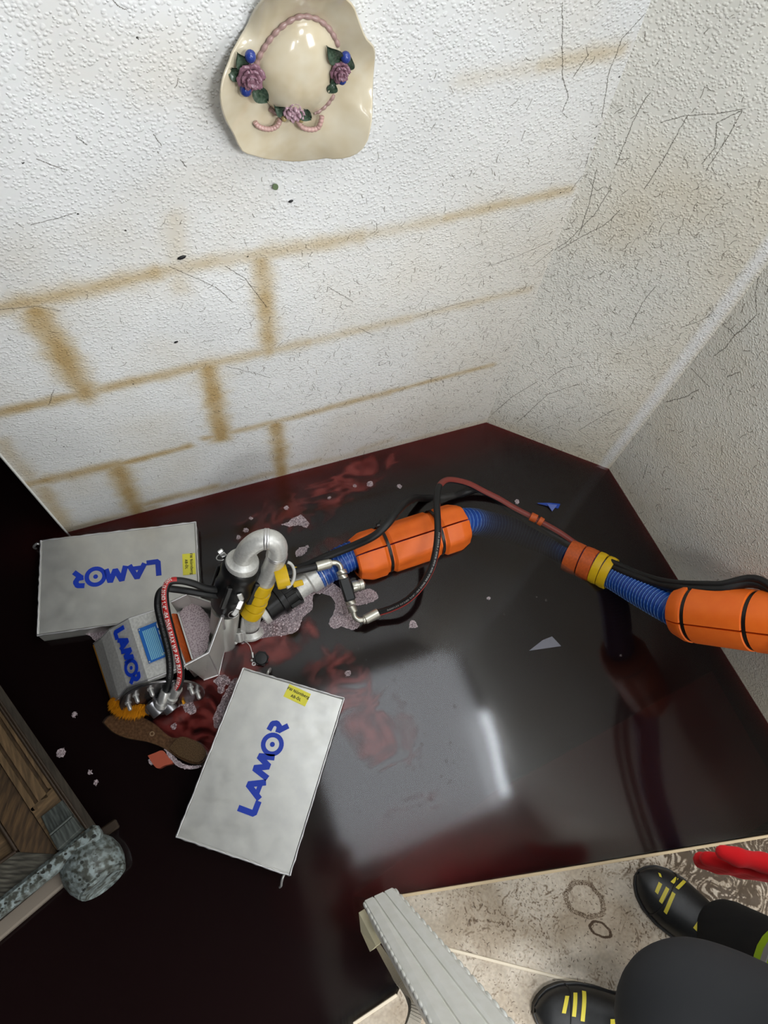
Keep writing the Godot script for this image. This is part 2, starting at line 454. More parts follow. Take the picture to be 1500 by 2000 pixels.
	for h in [[Vector2(0.0445, 0.9559), Vector2(0.0408, 0.9123), Vector2(0.0437, 0.8291)], [Vector2(0.0123, 0.7941), Vector2(0.0305, 0.7803), Vector2(0.0399, 0.7916), Vector2(0.0532, 0.7918)], [Vector2(0.0500, 0.7884), Vector2(0.0429, 0.7321), Vector2(0.0187, 0.6609), Vector2(-0.0208, 0.5897)], [Vector2(0.0791, 0.7590), Vector2(0.0663, 0.7189), Vector2(0.0340, 0.6741), Vector2(0.0083, 0.6303)], [Vector2(0.0170, 0.8186), Vector2(0.0279, 0.7485), Vector2(0.0322, 0.6795)], [Vector2(0.1987, 0.6270), Vector2(0.1929, 0.5811), Vector2(0.1971, 0.5059)], [Vector2(0.0953, 0.2621), Vector2(0.1161, 0.3156), Vector2(0.1499, 0.3515)], [Vector2(0.0734, 0.0502), Vector2(0.1113, 0.2074), Vector2(0.1630, 0.2834)], [Vector2(0.2652, 0.0959), Vector2(0.2189, 0.1140), Vector2(0.2644, 0.2409)], [Vector2(0.2894, 0.1392), Vector2(0.3011, 0.1772), Vector2(0.3181, 0.1989)], [Vector2(0.1129, 0.0067), Vector2(0.1573, 0.0959)], [Vector2(0.0052, 0.0418), Vector2(0.0357, 0.1472), Vector2(0.0765, 0.2399)], [Vector2(0.0791, 0.9262), Vector2(0.1079, 0.9493), Vector2(0.1461, 0.9654), Vector2(0.1774, 0.9846)], [Vector2(0.1096, 0.9491), Vector2(0.1062, 0.8635), Vector2(0.1010, 0.8113)], [Vector2(0.1753, 0.9815), Vector2(0.1764, 0.9360), Vector2(0.1733, 0.8755)], [Vector2(0.1753, 0.9815), Vector2(0.1525, 0.9528), Vector2(0.1675, 0.9150), Vector2(0.1620, 0.8853)], [Vector2(0.2820, 0.5524), Vector2(0.3055, 0.5882), Vector2(0.3165, 0.6163)], [Vector2(0.3030, 0.6237), Vector2(0.3217, 0.6117), Vector2(0.3105, 0.5984), Vector2(0.3136, 0.6221)]]:
		for i in h.size() - 1: scratch(ang, kpx(h[i], 512, 2048, 0.36), kpx(h[i + 1], 512, 2048, 0.36), 0.7)
	for y in 1780:  # strip by the corner lightened: brighter turned edge painted into the plaster colour
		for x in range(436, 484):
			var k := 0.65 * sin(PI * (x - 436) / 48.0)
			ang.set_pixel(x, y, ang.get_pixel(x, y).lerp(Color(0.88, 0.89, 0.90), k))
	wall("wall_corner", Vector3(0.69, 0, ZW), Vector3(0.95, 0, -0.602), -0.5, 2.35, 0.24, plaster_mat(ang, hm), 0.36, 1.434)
	var right := plaster(1024, 1536, dull, [[Vector2(0, 1320), Vector2(1024, 1320), 60, 0.15], [Vector2(300, 600), Vector2(700, 900), 150, 0.12]], 1500, func(p: Vector2) -> float: return clampf(1.0 - p.x / 500.0, 0.05, 0.8), 31)
	for h in [[Vector2(-0.0275, 0.7683), Vector2(-0.0090, 0.7451), Vector2(0.0134, 0.6995), Vector2(0.0399, 0.6755)], [Vector2(-0.0185, 0.5956), Vector2(0.0137, 0.6011), Vector2(0.0353, 0.6047), Vector2(0.0429, 0.6722)], [Vector2(0.0353, 0.6047), Vector2(0.0357, 0.5662), Vector2(0.0294, 0.5335)], [Vector2(0.0088, 0.3372), Vector2(0.0383, 0.4009), Vector2(0.0492, 0.4455)], [Vector2(-0.0194, 0.1188), Vector2(-0.0164, 0.0433), Vector2(0.0224, 0.0417)], [Vector2(0.0707, 0.1564), Vector2(0.0867, 0.1038)], [Vector2(0.0079, 0.4617), Vector2(0.0624, 0.4737)], [Vector2(0.0766, 0.5291), Vector2(0.0889, 0.5629)]]:
		for i in h.size() - 1: scratch(right, kpx(h[i], 1024, 1536, 0.97), kpx(h[i + 1], 1024, 1536, 0.97), 0.7)
	wall("wall_right", Vector3(0.95, 0, -0.602), Vector3(1.05, 0, 0.36), -0.5, 2.35, 0.2, plaster_mat(right, hm), 0.97, 1.434)
	var sb := begin()
	rbox(sb, Transform3D(Basis.IDENTITY, Vector3(-0.3905, 0.9, ZW - 0.004)), Vector3(0.007, 2.8, 0.012), 0.003)
	struct("trim_1", sb, mat(Color(0.88, 0.88, 0.86), 0.5))
	# the rest of the stairwell and the unlit cellar room to the left
	var white := mat(Color(0.8, 0.79, 0.76), 0.9)
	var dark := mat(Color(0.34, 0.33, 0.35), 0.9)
	var s := begin()
	rbox(s, Transform3D(Basis.IDENTITY, Vector3(1.7, 1.0, 0.3)), Vector3(1.3, 3.4, 0.12))
	struct("wall_stair_back", s, white)
	s = begin()
	rbox(s, Transform3D(Basis.IDENTITY, Vector3(2.45, 1.0, 1.6)), Vector3(0.2, 3.4, 3.4))
	struct("wall_stair_right", s, white)
	s = begin()
	rbox(s, Transform3D(Basis.IDENTITY, Vector3(0.8, 1.0, 2.6)), Vector3(3.6, 3.4, 0.2))
	struct("wall_front", s, white)
	s = begin()
	rbox(s, Transform3D(Basis.IDENTITY, Vector3(-0.95, 1.0, 1.75)), Vector3(0.12, 3.4, 1.6))
	struct("wall_stair_left", s, white)
	s = begin()
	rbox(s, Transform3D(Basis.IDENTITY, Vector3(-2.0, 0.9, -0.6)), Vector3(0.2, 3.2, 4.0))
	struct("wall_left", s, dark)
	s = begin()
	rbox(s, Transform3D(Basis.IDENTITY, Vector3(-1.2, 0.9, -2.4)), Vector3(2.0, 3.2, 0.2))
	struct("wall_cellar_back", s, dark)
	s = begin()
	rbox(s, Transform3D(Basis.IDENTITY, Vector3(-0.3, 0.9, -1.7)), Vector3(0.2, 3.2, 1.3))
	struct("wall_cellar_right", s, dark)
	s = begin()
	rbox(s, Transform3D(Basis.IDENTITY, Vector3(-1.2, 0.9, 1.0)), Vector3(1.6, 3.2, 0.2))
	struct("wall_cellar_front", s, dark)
	s = begin()
	rbox(s, Transform3D(Basis.IDENTITY, Vector3(0.2, -0.62, 0.1)), Vector3(4.8, 0.2, 5.4))
	struct("floor", s, mat(Color(0.3, 0.26, 0.24), 0.8))
	s = begin()
	rbox(s, Transform3D(Basis.IDENTITY, Vector3(0.8, 2.45, 0.9)), Vector3(3.6, 0.2, 3.8))
	struct("ceiling", s, white)
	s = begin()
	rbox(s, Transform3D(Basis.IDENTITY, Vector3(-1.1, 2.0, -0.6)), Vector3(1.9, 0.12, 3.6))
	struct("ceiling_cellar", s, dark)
	for w in [["window_1", aim(KEY_AT, KEY_TO), Vector2(1.1, 1.3), 0.6], ["window_2", aim(Vector3(0.5, 2.31, -0.25), Vector3(0.5, 0, -0.25)), Vector2(0.85, 0.85), 0.15], ["fill_panel_4", aim(Vector3(-0.25, 1.95, 2.38), Vector3(0.4, 0.5, -0.4)), Vector2(0.9, 0.6), 0.5], ["window_3", aim(Vector3(0.93, 2.31, -0.09), Vector3(0.93, 0, -0.09)), Vector2(0.10, 0.46), 0.3]]:  # the hall-side panel is an added fill source behind the camera
		s = begin()
		flat(s)
		var xf: Transform3D = w[1].translated_local(Vector3(0, 0, 0.03))
		rbox(s, xf, Vector3(w[2].x, w[2].y, 0.01), 0.001)
		var pm := mat(Color(0.9, 0.9, 0.9), 0.4)
		pm.emission_enabled = true
		pm.emission = Color(1, 0.99, 0.96)
		pm.emission_energy_multiplier = w[3]
		struct(w[0], s, pm)

func fill_lamp() -> void:  # made-up lamp, added only to lift the right wall and steps
	var t := thing("fill_lamp", "added fill lamp, round and opal with a white metal rim, above the steps", "lamp", Vector3(0.45, 2.35, 0.95))
	var s := begin()
	lathe(s, Transform3D(Basis.IDENTITY, Vector3(0.45, 2.30, 0.95)), [Vector2(.17, 0), Vector2(.195, 0), Vector2(.20, .006), Vector2(.20, .05), Vector2(0, .05)], 40)
	obj("rim", s, mat(Color(0.86, 0.86, 0.85), 0.4), t)
	s = begin()
	lathe(s, Transform3D(Basis.IDENTITY, Vector3(0.45, 2.285, 0.95)), [Vector2(0, 0), Vector2(.10, .002), Vector2(.155, .008), Vector2(.175, .02)], 40)
	var em := mat(Color(0.9, 0.9, 0.9), 0.4)
	em.emission_enabled = true
	em.emission = Color(1, 0.99, 0.97)
	em.emission_energy_multiplier = 0.6
	obj("diffuser", s, em, t)

func water() -> void:
	var m := StandardMaterial3D.new()
	m.transparency = BaseMaterial3D.TRANSPARENCY_ALPHA
	m.albedo_color = Color(0.10, 0.03, 0.03, 0.04)
	m.roughness = 0.085
	m.metallic_specular = 0.5
	# the surface: gently rippled, a little livelier towards the near left
	var rip := noise(2.6, 2, 12)
	var s := begin()
	s.set_smooth_group(0)
	var up := func(ix: int, iz: int) -> Vector3:
		var x := -1.9 + ix * 0.03
		var z := -2.3 + iz * 0.03
		var a := 0.00075 + 0.0012 * smoothstep(0.5, -0.6, x) * smoothstep(-0.1, 0.4, z)
		return Vector3(x, a * rip.get_noise_2d(x, z), z)
	for iz in 160:
		for ix in 140:
			quad(s, up.call(ix, iz + 1), up.call(ix + 1, iz + 1), up.call(ix + 1, iz), up.call(ix, iz))
	var o := obj("oily_water", s, m)
	tag(o, "dark red oily floodwater surface filling the stairwell", "water", "", "stuff")
	var f := FogVolume.new()
	f.name = "murk"
	f.size = Vector3(4.2, 0.5, 4.8)
	f.position = Vector3(0.2, -0.252, 0.1)
	var fm := FogMaterial.new()
	fm.density = 20.0
	fm.albedo = Color(0.31, 0.21, 0.21)
	f.material = fm
	add_child(f)
	tag(f, "murky dark red floodwater below the surface", "water", "", "stuff")
	film()

# thin streaks of red sludge riding on the water, one sheet with holes; red tint of light through shallow oil painted in
func film() -> void:
	var n := 560
	var im := Image.create(n, n, false, Image.FORMAT_RGBA8)
	var a := noise(0.014, 4, 71)
	var w := noise(0.012, 2, 72)
	var g := noise(0.07, 3, 73)
	# centre, radii, turn, strength; negative ones are the painted tint of shallow oil
	var spots := [[Vector3(-0.1871, 0.0000, -0.8155), 0.24, 0.07, 0.0, -0.42], [Vector3(0.1467, 0.0000, -0.8247), 0.34, 0.085, 0.0, -0.45], [Vector3(0.5244, 0.0000, -0.8057), 0.30, 0.07, 0.0, -0.4], [Vector3(0.2063, 0.0000, 0.1303), 0.20, 0.09, -0.18, -0.5], [Vector3(0.3022, -0.0000, -0.7637), 0.14, 0.045, 0.25, 0.75], [Vector3(0.1721, 0.0000, -0.7290), 0.10, 0.06, 0.25, 0.55], [Vector3(0.0674, 0.0000, -0.7247), 0.10, 0.05, 0.3, 0.45], [Vector3(0.1852, 0.0000, -0.5983), 0.07, 0.03, 0.3, 0.4], [Vector3(0.1434, 0.0000, -0.2256), 0.055, 0.14, 0.15, 0.8], [Vector3(0.2049, 0.0000, -0.1595), 0.05, 0.10, 0.15, 0.35], [Vector3(-0.0145, -0.0000, -0.4174), 0.12, 0.045, 0.1, 0.95], [Vector3(-0.1095, 0.0000, -0.4134), 0.05, 0.09, -0.2, 0.9], [Vector3(-0.1779, -0.0000, -0.3180), 0.10, 0.07, 0.1, 0.8], [Vector3(-0.1694, 0.0000, -0.2589), 0.05, 0.06, 0, 0.7], [Vector3(0.1050, 0.0000, -0.3330), 0.06, 0.05, 0, 0.5], [Vector3(0.1784, -0.0000, 0.0183), 0.09, 0.04, 0.2, 0.3]]
	for y in n:
		for x in n:
			var p := Vector2(-0.7 + 1.8 * x / n, -1.0 + 1.8 * y / n)
			var k := 0.0
			var shallow_tint := 0.0
			for q in spots:
				var d := (p - Vector2(q[0].x, q[0].z)).rotated(q[3])
				var e: float = (d.x * d.x) / (q[1] * q[1]) + (d.y * d.y) / (q[2] * q[2])
				if q[4] < 0.0: shallow_tint = maxf(shallow_tint, -q[4] * exp(-e * 1.2))
				elif e < 2.2: k = maxf(k, q[4] * clampf(1.6 - e, 0.0, 1.0))
			if k <= 0.0 and shallow_tint < 0.01:
				im.set_pixel(x, y, Color(0.40, 0.14, 0.13, 0))
				continue
			var wx := x + 34.0 * w.get_noise_2d(x, y)
			var wy := y + 34.0 * w.get_noise_2d(x + 700, y)
			var r := 1.0 - absf(a.get_noise_2d(wx * 1.3, wy * 3.0)) * 2.6
			var v := clampf(k * (0.35 + 0.9 * r) + 0.35 * (k - 0.55) + 0.12 * g.get_noise_2d(wx, wy) - 0.10, 0.0, 0.85)
			im.set_pixel(x, y, Color(0.40, 0.13, 0.12).lerp(Color(0.58, 0.26, 0.24), clampf(r * 0.8 + g.get_noise_2d(x, y), 0, 1)), )
			var cc := im.get_pixel(x, y)
			if shallow_tint > v * 0.75: cc = cc.lerp(Color(0.37, 0.11, 0.11), 0.8)
			cc.a = maxf(v * 0.75, shallow_tint)
			im.set_pixel(x, y, cc)
	var m := mat(Color(1, 1, 1), 0.12, 0.0, 0.5)
	m.transparency = BaseMaterial3D.TRANSPARENCY_ALPHA
	m.albedo_texture = ImageTexture.create_from_image(im)
	m.texture_repeat = false
	var s := begin()
	flat(s)
	uvquad(s, [Vector3(-0.7, .0012, 0.8), Vector3(1.1, .0012, 0.8), Vector3(1.1, .0012, -1.0), Vector3(-0.7, .0012, -1.0)], [Vector2(0, 1), Vector2(1, 1), Vector2(1, 0), Vector2(0, 0)])
	tag(obj("sludge_tint_film", s, m), "thin film of red oily sludge in streaks, with the red tint of shallow oil painted in", "sludge", "", "stuff")
# ---------------------------------------------------------------- shared materials
var M := {}

func materials() -> void:
	M.alu = grain(mat(Color(0.92, 0.92, 0.90), 0.34, 0.62), 0.02, Color(0.84, 0.84, 0.84), Color(0.91, 0.91, 0.90), 3.0)
	M.alu.roughness = 0.36
	var rt := NoiseTexture2D.new()
	rt.width = 256; rt.height = 256; rt.seamless = true
	rt.noise = noise(0.03, 5, 9)
	var g := Gradient.new()
	g.colors = PackedColorArray([Color(0.30, 0.30, 0.30), Color(0.46, 0.46, 0.46)])
	rt.color_ramp = g
	M.alu.roughness = 1.0
	M.alu.roughness_texture = rt
	M.steel = mat(Color(0.80, 0.80, 0.79), 0.36, 0.75)
	M.weld = mat(Color(0.86, 0.86, 0.86), 0.42, 0.9)
	M.cast = grain(mat(Color(1, 1, 1), 0.42, 0.45), 0.06, Color(0.76, 0.76, 0.74), Color(0.92, 0.92, 0.90), 9.0)
	M.black = mat(Color(0.045, 0.048, 0.05), 0.38)
	M.rubber = mat(Color(0.05, 0.052, 0.055), 0.5)
	M.blue_print = mat(Color(0.02, 0.21, 0.70), 0.5)
	M.sticker = mat(Color(0.93, 0.90, 0.28), 0.55)
	M.ink = mat(Color(0.06, 0.06, 0.07), 0.6)
	M.yellow = mat(Color(0.88, 0.72, 0.05), 0.45)
	M.orange = grain(mat(Color(1, 1, 1), 0.46), 0.02, Color(0.94, 0.41, 0.10), Color(0.98, 0.47, 0.13), 6.0)
	M.orange_dirty = grain(mat(Color(1, 1, 1), 0.55), 0.04, Color(0.70, 0.30, 0.10), Color(0.86, 0.40, 0.14), 12.0)
	M.hose_blue = mat(Color(0.09, 0.27, 0.60), 0.32)
	M.zinc = mat(Color(0.80, 0.79, 0.74), 0.36, 0.85)
	M.red = mat(Color(0.72, 0.10, 0.09), 0.5)
	M.white_print = mat(Color(0.92, 0.90, 0.88), 0.5)
	M.foam = mat(Color(1, 1, 1), 0.4)
	var ft := NoiseTexture2D.new()
	ft.width = 512; ft.height = 512
	ft.seamless = true
	ft.noise = noise(0.05, 2, 77, FastNoiseLite.TYPE_CELLULAR)
	ft.noise.cellular_return_type = FastNoiseLite.RETURN_DISTANCE
	var fg := Gradient.new()
	fg.offsets = PackedFloat32Array([0.0, 0.30, 0.55, 1.0])
	fg.colors = PackedColorArray([Color(0.34, 0.26, 0.28), Color(0.70, 0.62, 0.64), Color(0.86, 0.80, 0.81), Color(0.62, 0.54, 0.56)])
	ft.color_ramp = fg
	M.foam.albedo_texture = ft
	M.foam.heightmap_enabled = true
	M.foam.heightmap_texture = ft
	M.foam.heightmap_scale = 0.12
	M.foam.uv1_triplanar = true
	M.foam.uv1_world_triplanar = true
	M.foam.uv1_scale = Vector3.ONE * 9.0

# ---------------------------------------------------------------- lettering of the blue logo, 1 high, 4.6 long, centred
func logo(st: SurfaceTool, xf: Transform3D, h: float, length: float, w := 0.30) -> void:
	var s := func(pts: Array) -> Array:
		var out := []
		for p in pts: out.append(Vector2((p.x - 2.3) / 4.6 * length, (p.y - 0.5) * h))
		return out
	var k := h * w
	stroke(st, xf, s.call([Vector2(0.10, 0.93), Vector2(0.10, 0.07), Vector2(0.72, 0.07)]), k, 0.0005)
	stroke(st, xf, s.call([Vector2(0.82, 0.07), Vector2(1.28, 0.90), Vector2(1.66, 0.07)]), k, 0.0005)
	stroke(st, xf, s.call([Vector2(0.98, 0.30), Vector2(1.55, 0.30)]), k * 0.8, 0.0006)
	stroke(st, xf, s.call([Vector2(1.86, 0.07), Vector2(2.10, 0.92), Vector2(2.42, 0.22), Vector2(2.72, 0.92), Vector2(2.92, 0.12)]), k, 0.0005)
	var c := Vector2((3.48 - 2.3) / 4.6 * length, -0.02 * h)
	annulus(st, xf, c, h * 0.36, h * 0.60, 0.0005)
	annulus(st, xf, c, 0.0, h * 0.13, 0.0005, 16)
	stroke(st, xf, s.call([Vector2(4.08, 0.93), Vector2(4.45, 0.88), Vector2(4.55, 0.66), Vector2(4.42, 0.46), Vector2(4.12, 0.44)]), k * 0.95, 0.0005)
	stroke(st, xf, s.call([Vector2(4.20, 0.46), Vector2(4.62, 0.05)]), k * 0.95, 0.0006)

# frame on a surface: origin o, x along r, y along u (made square to x)
func face(o: Vector3, r: Vector3, u: Vector3) -> Transform3D:
	var x := r.normalized()
	var z := x.cross(u).normalized()
	return Transform3D(Basis(x, z.cross(x), z), o)

func corners_mid(c: Array) -> Vector3:
	return (c[0] + c[1] + c[2] + c[3]) * 0.25

# a welded flat aluminium float: c = its four upper corners
func float_panel(label: String, c: Array, deep: float, text_right: Vector3, text_up: Vector3, text_c: Vector3, st_c: Array, st_right: Vector3) -> Node3D:
	var mid := corners_mid(c)
	var t := thing("float_panel", label, "float", mid - Vector3(0, deep, 0), "flat aluminium floats of the skimmer")
	var x: Vector3 = (c[1] - c[0] + c[2] - c[3]).normalized()
	var z: Vector3 = (c[3] - c[0] + c[2] - c[1])
	var up: Vector3 = z.cross(x).normalized()
	z = x.cross(up)
	for i in 4: c[i] -= up * (c[i] - mid).dot(up)          # one true plane
	text_c -= up * (text_c - mid).dot(up)
	for i in 4: st_c[i] -= up * (st_c[i] - mid).dot(up)
	text_right = (text_right - up * text_right.dot(up)).normalized()
	text_up = up.cross(text_right)
	st_right = (st_right - up * st_right.dot(up)).normalized()
	var st := begin()
	flat(st)
	# body with a folded edge: the upper plate sits a little inside the side walls
	var dn := up * -deep
	var inset := []
	for i in 4: inset.append(c[i] + (mid - c[i]) * 0.022 - up * 0.0012)
	for i in 4:
		var j := (i + 1) % 4
		quad(st, c[i], inset[i], inset[j], c[j])
		quad(st, c[i] + dn, c[i], c[j], c[j] + dn)
	quad(st, c[3] + dn, c[2] + dn, c[1] + dn, c[0] + dn)
	quad(st, inset[3] + up * 0.002, inset[2] + up * 0.002, inset[1] + up * 0.002, inset[0] + up * 0.002)
	for i in 4:
		var j := (i + 1) % 4
		quad(st, inset[i], inset[i] + up * 0.002, inset[j] + up * 0.002, inset[j])
	obj("body", st, M.alu, t)
	st = begin()
	for i in 4:
		var pts := []
		for k in 25: pts.append(c[i].lerp(c[(i + 1) % 4], k / 24.0) + Vector3(rng.randf_range(-1, 1), rng.randf_range(-1, 1), rng.randf_range(-1, 1)) * 0.0005)
		tube(st, pts, func(f: float) -> float: return 0.0022 + 0.0006 * sin(f * 90.0), 6)
	obj("weld_seam", st, M.weld, t)
	st = begin()
	logo(st, face(text_c + up * 0.0011, text_right, text_up), 0.040, 0.187)
	obj("lettering", st, M.blue_print, t)
	var sm := corners_mid(st_c) + up * 0.0012
	var sx: Transform3D = face(sm, st_right, up.cross(st_right))
	st = begin()
	rbox(st, sx, Vector3(0.052, 0.029, 0.0008), 0.0002)
	var s := obj("sticker", st, M.sticker, t)
	for l in [["FW Nürnberg", 0.0055], ["AB-ÖL", -0.006]]:
		var o := MeshInstance3D.new()
		o.name = "print"
		o.mesh = text_mesh(l[0], 0.0082)
		o.material_override = M.ink
		s.add_child(o, true)
		o.transform = Transform3D(sx.basis, sx * Vector3(0, l[1], 0.0006))
	return t

func hook(t: Node3D, pts: Array, r := 0.0025) -> void:
	var st := begin()
	tube(st, spline(pts, 6), r, 8)
	obj("wire_hook", st, M.steel, t)

func floats() -> void:
	var a := [Vector3(-0.0743, 0.0350, -0.3766), Vector3(0.1160, 0.0350, -0.2470), Vector3(-0.0883, 0.0350, 0.0486), Vector3(-0.2829, 0.0350, -0.0910)]
	var ra := (Vector3(-0.0298, 0.0350, -0.2366) - Vector3(-0.1384, 0.0350, -0.0947)).normalized()
	var t := float_panel("flat aluminium float with blue lettering lying square below the skimmer, nearest the handrail post", a, 0.05, ra, Vector3.UP.cross(ra), Vector3(-0.0857, 0.0350, -0.1647),
		[Vector3(0.0083, 0.0350, -0.3128), Vector3(0.0493, 0.0350, -0.2754), Vector3(0.0353, 0.0350, -0.2548), Vector3(-0.0071, 0.0350, -0.2947)], Vector3(0.0493, 0.0350, -0.2754) - Vector3(0.0083, 0.0350, -0.3128))
	hook(t, [Vector3(-0.0927, 0.0150, 0.0383), Vector3(-0.1021, 0.0200, 0.0465), Vector3(-0.1080, 0.0120, 0.0546), Vector3(-0.1117, 0.0000, 0.0618), Vector3(-0.1156, -0.0050, 0.0637)])
	hook(t, [Vector3(-0.0286, 0.0200, -0.3499), Vector3(-0.0244, 0.0240, -0.3560), Vector3(-0.0188, 0.0120, -0.3627), Vector3(-0.0229, 0.0040, -0.3585)], 0.003)
	var b := [Vector3(-0.4376, 0.0450, -0.7958), Vector3(-0.0957, 0.0320, -0.7459), Vector3(-0.1347, 0.0320, -0.5281), Vector3(-0.4769, 0.0450, -0.5774)]
	var rb: Vector3 = (Vector3(-0.3677, 0.0360, -0.6822) - Vector3(-0.1998, 0.0360, -0.6587)).normalized()
	var up: Vector3 = (b[1] - b[0]).cross(b[3] - b[0]).normalized() * -1.0
	var tc: Vector3 = Vector3(-0.2896, 0.0395, -0.6683)
	t = float_panel("flat aluminium float with upside-down blue lettering behind the skimmer, against the wall edge", b, 0.05, rb, up.cross(rb), tc,
		[Vector3(-0.1412, 0.0340, -0.6755), Vector3(-0.1158, 0.0340, -0.6717), Vector3(-0.1247, 0.0340, -0.6168), Vector3(-0.1500, 0.0340, -0.6247)], Vector3(-0.1258, 0.0340, -0.6172) - Vector3(-0.1158, 0.0340, -0.6717))
	hook(t, [Vector3(-0.4445, 0.0250, -0.7955), Vector3(-0.4515, 0.0300, -0.7982), Vector3(-0.4619, 0.0200, -0.7975), Vector3(-0.4636, 0.0000, -0.8020)], 0.003)

# ---------------------------------------------------------------- the skimmer
func hose_print(parent: Node3D, pts: Array, r: float, side: float, text: String, from: float, to: float, m: Material, size: float) -> void:
	# lettering bent along a hose: text x runs along the path, y round it
	var tm := text_mesh(text, size, 0.0, true)
	var arr := tm.get_mesh_arrays()
	var v: PackedVector3Array = arr[Mesh.ARRAY_VERTEX]
	var ix: PackedInt32Array = arr[Mesh.ARRAY_INDEX]
	var lo := 1e9
	var hi := -1e9
	for p in v:
		lo = minf(lo, p.x); hi = maxf(hi, p.x)
	var f := frames(pts)
	var st := begin()
	var bend := func(p: Vector3) -> Vector3:
		var u: float = clampf(lerpf(from, to, (p.x - lo) / (hi - lo)), 0.0, 0.9999) * (pts.size() - 1)
		var i := int(u)
		var fr: Transform3D = f[i].interpolate_with(f[mini(i + 1, f.size() - 1)], u - i)
		# the side of the hose that lies towards `side` seen from above
		var t: Vector3 = fr.basis.y.normalized()
		var nrm := (Vector3.UP - t * t.y).normalized()
		var bi := t.cross(nrm)
		var a: float = p.y / r + side
		return fr.origin + (nrm * cos(a) - bi * sin(a)) * (r + 0.0006)
	for i in range(0, ix.size(), 3):
		var a: Vector3 = bend.call(v[ix[i]])
		var b: Vector3 = bend.call(v[ix[i + 1]])
		var c: Vector3 = bend.call(v[ix[i + 2]])
		st.add_vertex(a); st.add_vertex(b); st.add_vertex(c)
	obj("print", st, m, parent)

# strip laid along a hose (a printed band)
func hose_band(parent: Node3D, pts: Array, r: float, a0: float, a1: float, from: int, to: int, m: Material, called := "band") -> void:
	var f := frames(pts)
	var st := begin()
	st.set_smooth_group(0)
	var v := func(i: int, a: float) -> Vector3:
		var t: Vector3 = f[i].basis.y.normalized()
		var nrm := (Vector3.UP - t * t.y).normalized()
		var bi := t.cross(nrm)
		return f[i].origin + (nrm * cos(a) - bi * sin(a)) * (r + 0.0003)
	for i in range(from, to):
		for k in 6:
			var x0 := lerpf(a0, a1, k / 6.0)
			var x1 := lerpf(a0, a1, (k + 1) / 6.0)
			quad(st, v.call(i, x0), v.call(i + 1, x0), v.call(i + 1, x1), v.call(i, x1))
	obj(called, st, m, parent)

# sheet-metal piece: quads given as lists of four corners, thickened inwards
func sheet(st: SurfaceTool, q: Array, th := 0.003) -> void:
	flat(st)
	var n: Vector3 = (q[1] - q[0]).cross(q[2] - q[0]).normalized()
	var b := []
	for p in q: b.append(p - n * th)
	if q.size() == 3:
		tri(st, q[0], q[1], q[2]); tri(st, b[2], b[1], b[0])
	else:
		quad(st, q[0], q[1], q[2], q[3]); quad(st, b[3], b[2], b[1], b[0])
	for i in q.size():
		var j := (i + 1) % q.size()
		quad(st, b[i], b[j], q[j], q[i])

func edge_line(st: SurfaceTool, pts: Array, r := 0.0022) -> void:
	for i in pts.size() - 1: rod(st, pts[i], pts[i + 1], r, 6)

